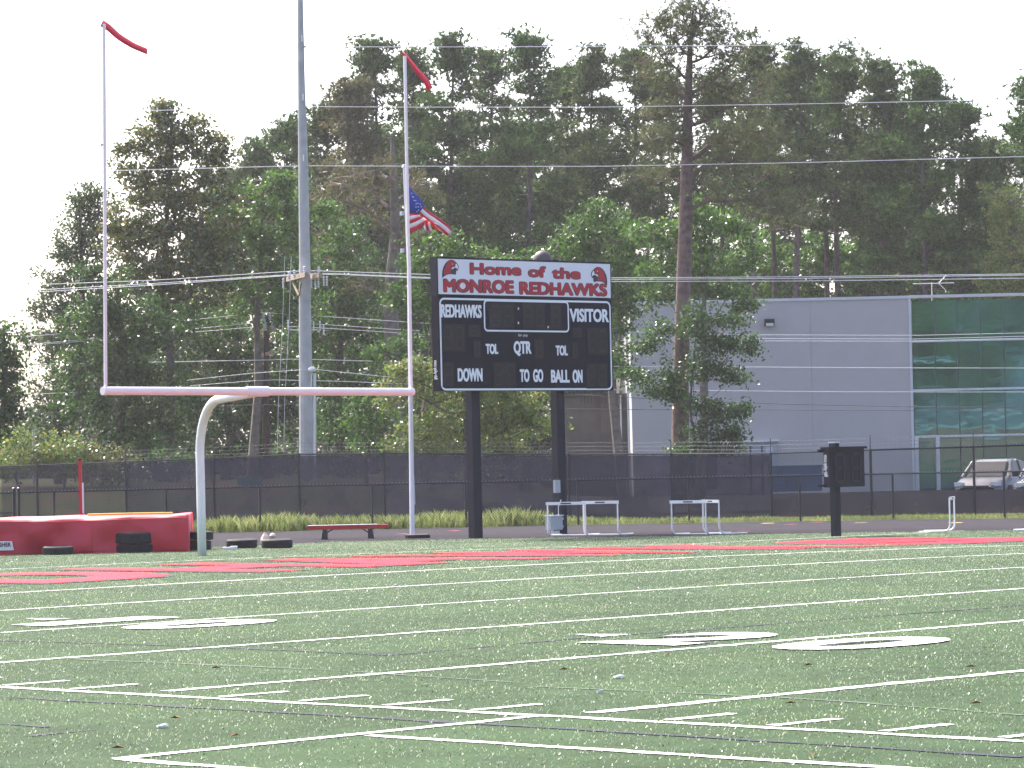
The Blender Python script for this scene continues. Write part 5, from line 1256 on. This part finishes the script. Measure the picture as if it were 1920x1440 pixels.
broadtree('vine_cloaked_shrub', [(1320, 590, 34, 20), (1360, 600, 30, 12), (1300, 620, 28, 22), (1325, 650, 32, 22), (1372, 645, 26, 10), (1402, 648, 10, 14), (1300, 690, 28, 26), (1345, 690, 40, 14), (1380, 706, 22, 10), (1240, 620, 22, 16), (1222, 645, 36, 12), (1200, 705, 36, 16), (1235, 730, 28, 12),
    (1262, 700, 14, 18), (1310, 760, 34, 16), (1345, 775, 34, 22), (1380, 770, 22, 12), (1330, 810, 44, 22), (1375, 805, 22, 18), (1300, 838, 30, 16), (1355, 838, 34, 12), (1265, 740, 12, 10)], 122.5, BROADD, 1290,
    'leafy vine growth clinging round the lower trunk of the big pine', 'shrub', BG, size=.10, dens=1.7, trunk_r=.07, thick=.8)
for i, (c_, lab, w_) in enumerate(((1450, 'bright green understory tree behind the left part of the grey roof', 60), (1560, 'bright green understory tree above the middle of the grey roof', 60), (1670, 'bright green understory tree left of the roof antenna', 60), (1790, 'bright green understory tree right of the roof antenna', 60))):
    broadtree('understory_tree', [(c_-30, 470, w_, 40), (c_+30, 500, w_, 40), (c_, 545, w_+16, 30), (c_+10, 600, w_+16, 44), (c_-40, 560, 40, 30)], 186, BROAD, c_, lab, 'tree', BG, size=.15, dens=.7, limbs=False)
broadtree('leafy_tree', [(1890, 380, 40, 36), (1910, 450, 50, 50), (1880, 520, 50, 40), (1930, 540, 40, 50)], 165, BROADL, 1900, 'yellow green tree at the right edge below the pines', 'tree', BG, size=.14)
for (c_, lab) in ((700, 'dark understory tree behind the right goal upright'), (850, 'dark understory tree behind the left scoreboard post'), (980, 'dark understory tree behind the right scoreboard post'), (1090, 'dark understory tree behind the service wing')):
    broadtree('understory_tree', [(c_-20, 520, 70, 50), (c_+30, 600, 80, 60), (c_-20, 690, 80, 60), (c_+10, 780, 90, 70)], 165, BROADD, c_, lab, 'tree', BG, size=.16, dens=.75, limbs=False)
for (x, y, rx, ry, lab, m_) in ((40, 850, 60, 34, 'light green bush below the dark tree at the left edge', BROADL), (115, 850, 44, 34, 'light green bush behind the small white street sign', BROADL), (190, 870, 50, 36, 'glossy dark bush behind the high jump standard', MAGN), (215, 905, 34, 44, 'glossy bush behind the left end of the windscreen', MAGN),
                       (330, 900, 70, 44, 'dark bush behind the fence above the red mat', BROADD), (640, 900, 60, 50, 'dark bush right of the steel pole foot', BROADD)):
    broadtree('bush', [(x, y, rx, ry), (x-rx*.5, y+12, rx*.6, ry*.8), (x+rx*.5, y+10, rx*.6, ry*.8)], 116 if x < 300 else 122, m_, x, lab, 'bush', BG, size=.09, dens=1.2, limbs=False, trunk_r=.06)

# ------------------------------------------------------------------ grass
def grass(name, region, n, hf, w, label=None):
    V = []
    P = region(n); A = rng.uniform(0, 2*math.pi, len(P)); hh = hf(P)*rng.uniform(.3, 1.2, len(P))*(.7+.3*np.sin(P[:, 0]*9+P[:, 1]*7)); lean = rng.normal(0, .25, (len(P), 2))
    Z = np.array([tz_at(p) if False else H(p[0]) for p in P])
    B = np.c_[P, Z-.01]; s = np.c_[np.cos(A), np.sin(A), 0*A]*w; tip = B+np.c_[lean*hh[:, None], hh]; mid_ = B+np.c_[lean*.35*hh[:, None], hh*.6]
    V = np.empty((len(P), 4, 3)); V[:, 0] = B-s; V[:, 1] = B+s; V[:, 2] = mid_+s*.7; V[:, 3] = tip
    o = np_mesh(name, V.reshape(-1, 3), 4, GRASSM, kind='stuff'); return o
OP = offset(OUT2, -.12)
_u = (OP-CAMP[:2])@RH[:2]; _w = (OP-CAMP[:2])@FH[:2]; k_ = (_w > 60) & (_u > -.17*_w) & (_u < .17*_w); OPv = resample(OP[k_], 300)
ONv = np.gradient(OPv, axis=0); ONv /= np.linalg.norm(ONv, axis=1)[:, None]; ONv = np.c_[-ONv[:, 1], ONv[:, 0]]
if (ONv[150]@FH[:2]) < 0: ONv = -ONv
def reg_verge(n):
    i = rng.integers(0, 299, n); q = rng.uniform(0, 1, (n, 1)); t = rng.uniform(0, 1, n)**1.2*3.4; t = t*(1+.15*np.sin(i*.37))-.15*np.abs(np.sin(i*.9)); return (OPv[i]*(1-q)+OPv[i+1]*q)+ONv[i]*t[:, None]
def hv(P):
    u = (P-CAMP[:2])@RH[:2]; w = (P-CAMP[:2])@FH[:2]; px = 960+u/w*FPX
    base_ = np.interp(px, [0, 380, 420, 860, 960, 1040, 1120, 1300, 1920], [.35, .4, .52, .48, .55, .4, .24, .16, .15])
    return base_*.82*(.9+.25*np.abs(np.sin(px*.021)*np.sin(px*.0077+1)))
grass('verge_grass', reg_verge, 60000, hv, .006)
# ground cover on the verge between track and fences
# upright blade tips; the pale set has the turf's sun glints in its colour
def reg_turf(n):
    w = np.sqrt(rng.uniform(17.**2, 84.**2, n)); u = rng.uniform(-.165, .165, n)*w; P = CAMP[:2]+RH[:2]*u[:, None]+FH[:2]*w[:, None]
    return P[~inside_track(P[:, 0], P[:, 1])]
def blades(n, w, h, m, name, tilt=.7):
    P = reg_turf(n); Z = np.array([H(x) for x in P[:, 0]]); B = np.c_[P, Z+.002]; N_ = len(P)
    D = unit(np.c_[rng.normal(0, tilt, (N_, 2)), np.ones(N_)]); A = rng.uniform(0, 2*math.pi, N_); s = np.c_[np.cos(A), np.sin(A), 0*A]*w*rng.uniform(.6, 1.3, (N_, 1))
    T_ = B+D*h*rng.uniform(.6, 1.2, (N_, 1)); V = np.empty((N_, 4, 3)); V[:, 0] = B-s; V[:, 1] = B+s; V[:, 2] = T_+s*.6; V[:, 3] = T_-s*.6
    return np_mesh(name, V.reshape(-1, 3), 4, m, kind='stuff')
TIPM = leafmat('glint_turf_tips', [(.16, .23, .14), (.27, .33, .23), (.60, .62, .55)], .45, .3, .8)
TIPG = leafmat('green_turf_tips', [(.06, .11, .05), (.085, .145, .065), (.11, .18, .085)], .75, .5, .2)
blades(250000, .0034, .016, TIPM, 'glint_turf_blades'); blades(60000, .005, .013, TIPG, 'turf_blades')
for (px, py, s, lab) in ((305, 1365, .05, 'white scrap lying on the near turf at the lower left'), (1160, 1272, .05, 'white scrap lying on the turf between the midfield lines'), (1125, 1300, .03, 'tiny grey scrap below the larger white scrap')):
    p = gnd(px, py); mb = MB(); mb.box(p+BZ*.012, (s*1.4, s, .012), (unit(RH+FH*.3), unit(FH-RH*.3), BZ)); mb.box(p+BZ*.02+RH*.01, (s*.7, s*.8, .012), (unit(RH-FH*.5), unit(FH+RH*.5), BZ))
    tag(mb.build('scrap', FWHT if s > .04 else PORC, loc=p), lab, 'litter', 'scraps on the turf')
LEAFM = mat('fallen_leaf', (.30, .16, .06), .8, var=.3)
for px, py in ((405, 1255), (1251, 1230), (1515, 1250), (1483, 1322), (1058, 1258), (330, 1350), (440, 1383), (222, 1406), (1820, 1253), (1526, 1420), (1830, 1322)):
    p = gnd(px, py); mb = MB(); a = rng.uniform(0, 3); X = np.array([math.cos(a), math.sin(a), 0]); Y = np.array([-X[1], X[0], 0])
    mb.add([p-X*.045+BZ*.012, p-Y*.022+BZ*.028, p+X*.045+BZ*.012, p+Y*.022+BZ*.03], [(0, 1, 2, 3)]); o = mb.build('fallen_leaf', LEAFM, loc=p)
    tag(o, 'small brown fallen leaf on the turf '+{405: 'left of centre above the hash ticks', 1251: 'just below the figure two', 1515: 'below the figure nought at the right', 1483: 'right of the middle ticks', 1058: 'above the large white scrap', 330: 'beside the left white scrap', 440: 'inside the box corner at the left', 222: 'just above the corner of the box lines', 1820: 'far to the right below the numbers', 1526: 'near the bottom edge right of centre', 1830: 'above the last tick at the right'}[px], 'leaf', 'fallen leaves on the turf')

# ------------------------------------------------------------------ what the tinted glass mirrors, behind the viewpoint
def refl_tree(u, w, h, wd, m, lab):
    root = empty('street_tree', uw(u, w, 0), lab, 'tree', 'trees on the school side behind the viewpoint')
    b = uw(u, w, 0); mb = MB(); mb.tube([b, b+BZ*h*.8], [.3, .1], 8); mb.build('trunk', BARKD, root)
    n = 420; D = unit(rng.normal(size=(n, 3))); c = b+BZ*h*.6; P = c+D*rng.uniform(.5, 1, (n, 1))*np.array([wd, wd, h*.42])
    L_ = (P[:, None, :]+rng.normal(size=(n, 22, 3))*.5).reshape(-1, 3); np_mesh('crown', leaves(L_, .28), 4, m, root)
for i in range(14):
    refl_tree(30+i*9.5+random.uniform(-2, 2), -70+random.uniform(-12, 12), random.uniform(19, 27), random.uniform(5, 7), (BROADD, PINE, BROAD)[i % 3], 'tree number %s in the row behind the viewpoint mirrored in the tinted glass' % ('one two three four five six seven eight nine ten eleven twelve thirteen fourteen'.split()[i]))
root = empty('brick_building', uw(95, -48, 0), 'low red brick building behind the viewpoint mirrored in the glass', 'building')
mb = MB(); mb.box(uw(95, -46, 1.9), (110, 12, 3.8), (RH, FH, BZ)); mb.build('wall', BRICK, root)
mb = MB(); mb.box(uw(95, -46, 3.95), (111, 13, .3), (RH, FH, BZ)); mb.build('roof', CONC, root)

# ------------------------------------------------------------------ summer haze
mb = MB(); mb.box(uw(0, 450, 0)+BZ*14.5, (3040, 2140, 33), (RH, FH, BZ)); hz = mb.build('haze', None, kind='stuff')
m = bpy.data.materials.new('haze_air'); m.use_nodes = True; N = m.node_tree.nodes; N.remove(N['Principled BSDF'])
pv = N.new('ShaderNodeVolumePrincipled'); pv.inputs['Color'].default_value = (.93, .93, .97, 1); pv.inputs['Density'].default_value = .0002; pv.inputs['Anisotropy'].default_value = .3
m.node_tree.links.new(pv.outputs[0], N['Material Output'].inputs['Volume']); hz.data.materials.clear(); hz.data.materials.append(m)
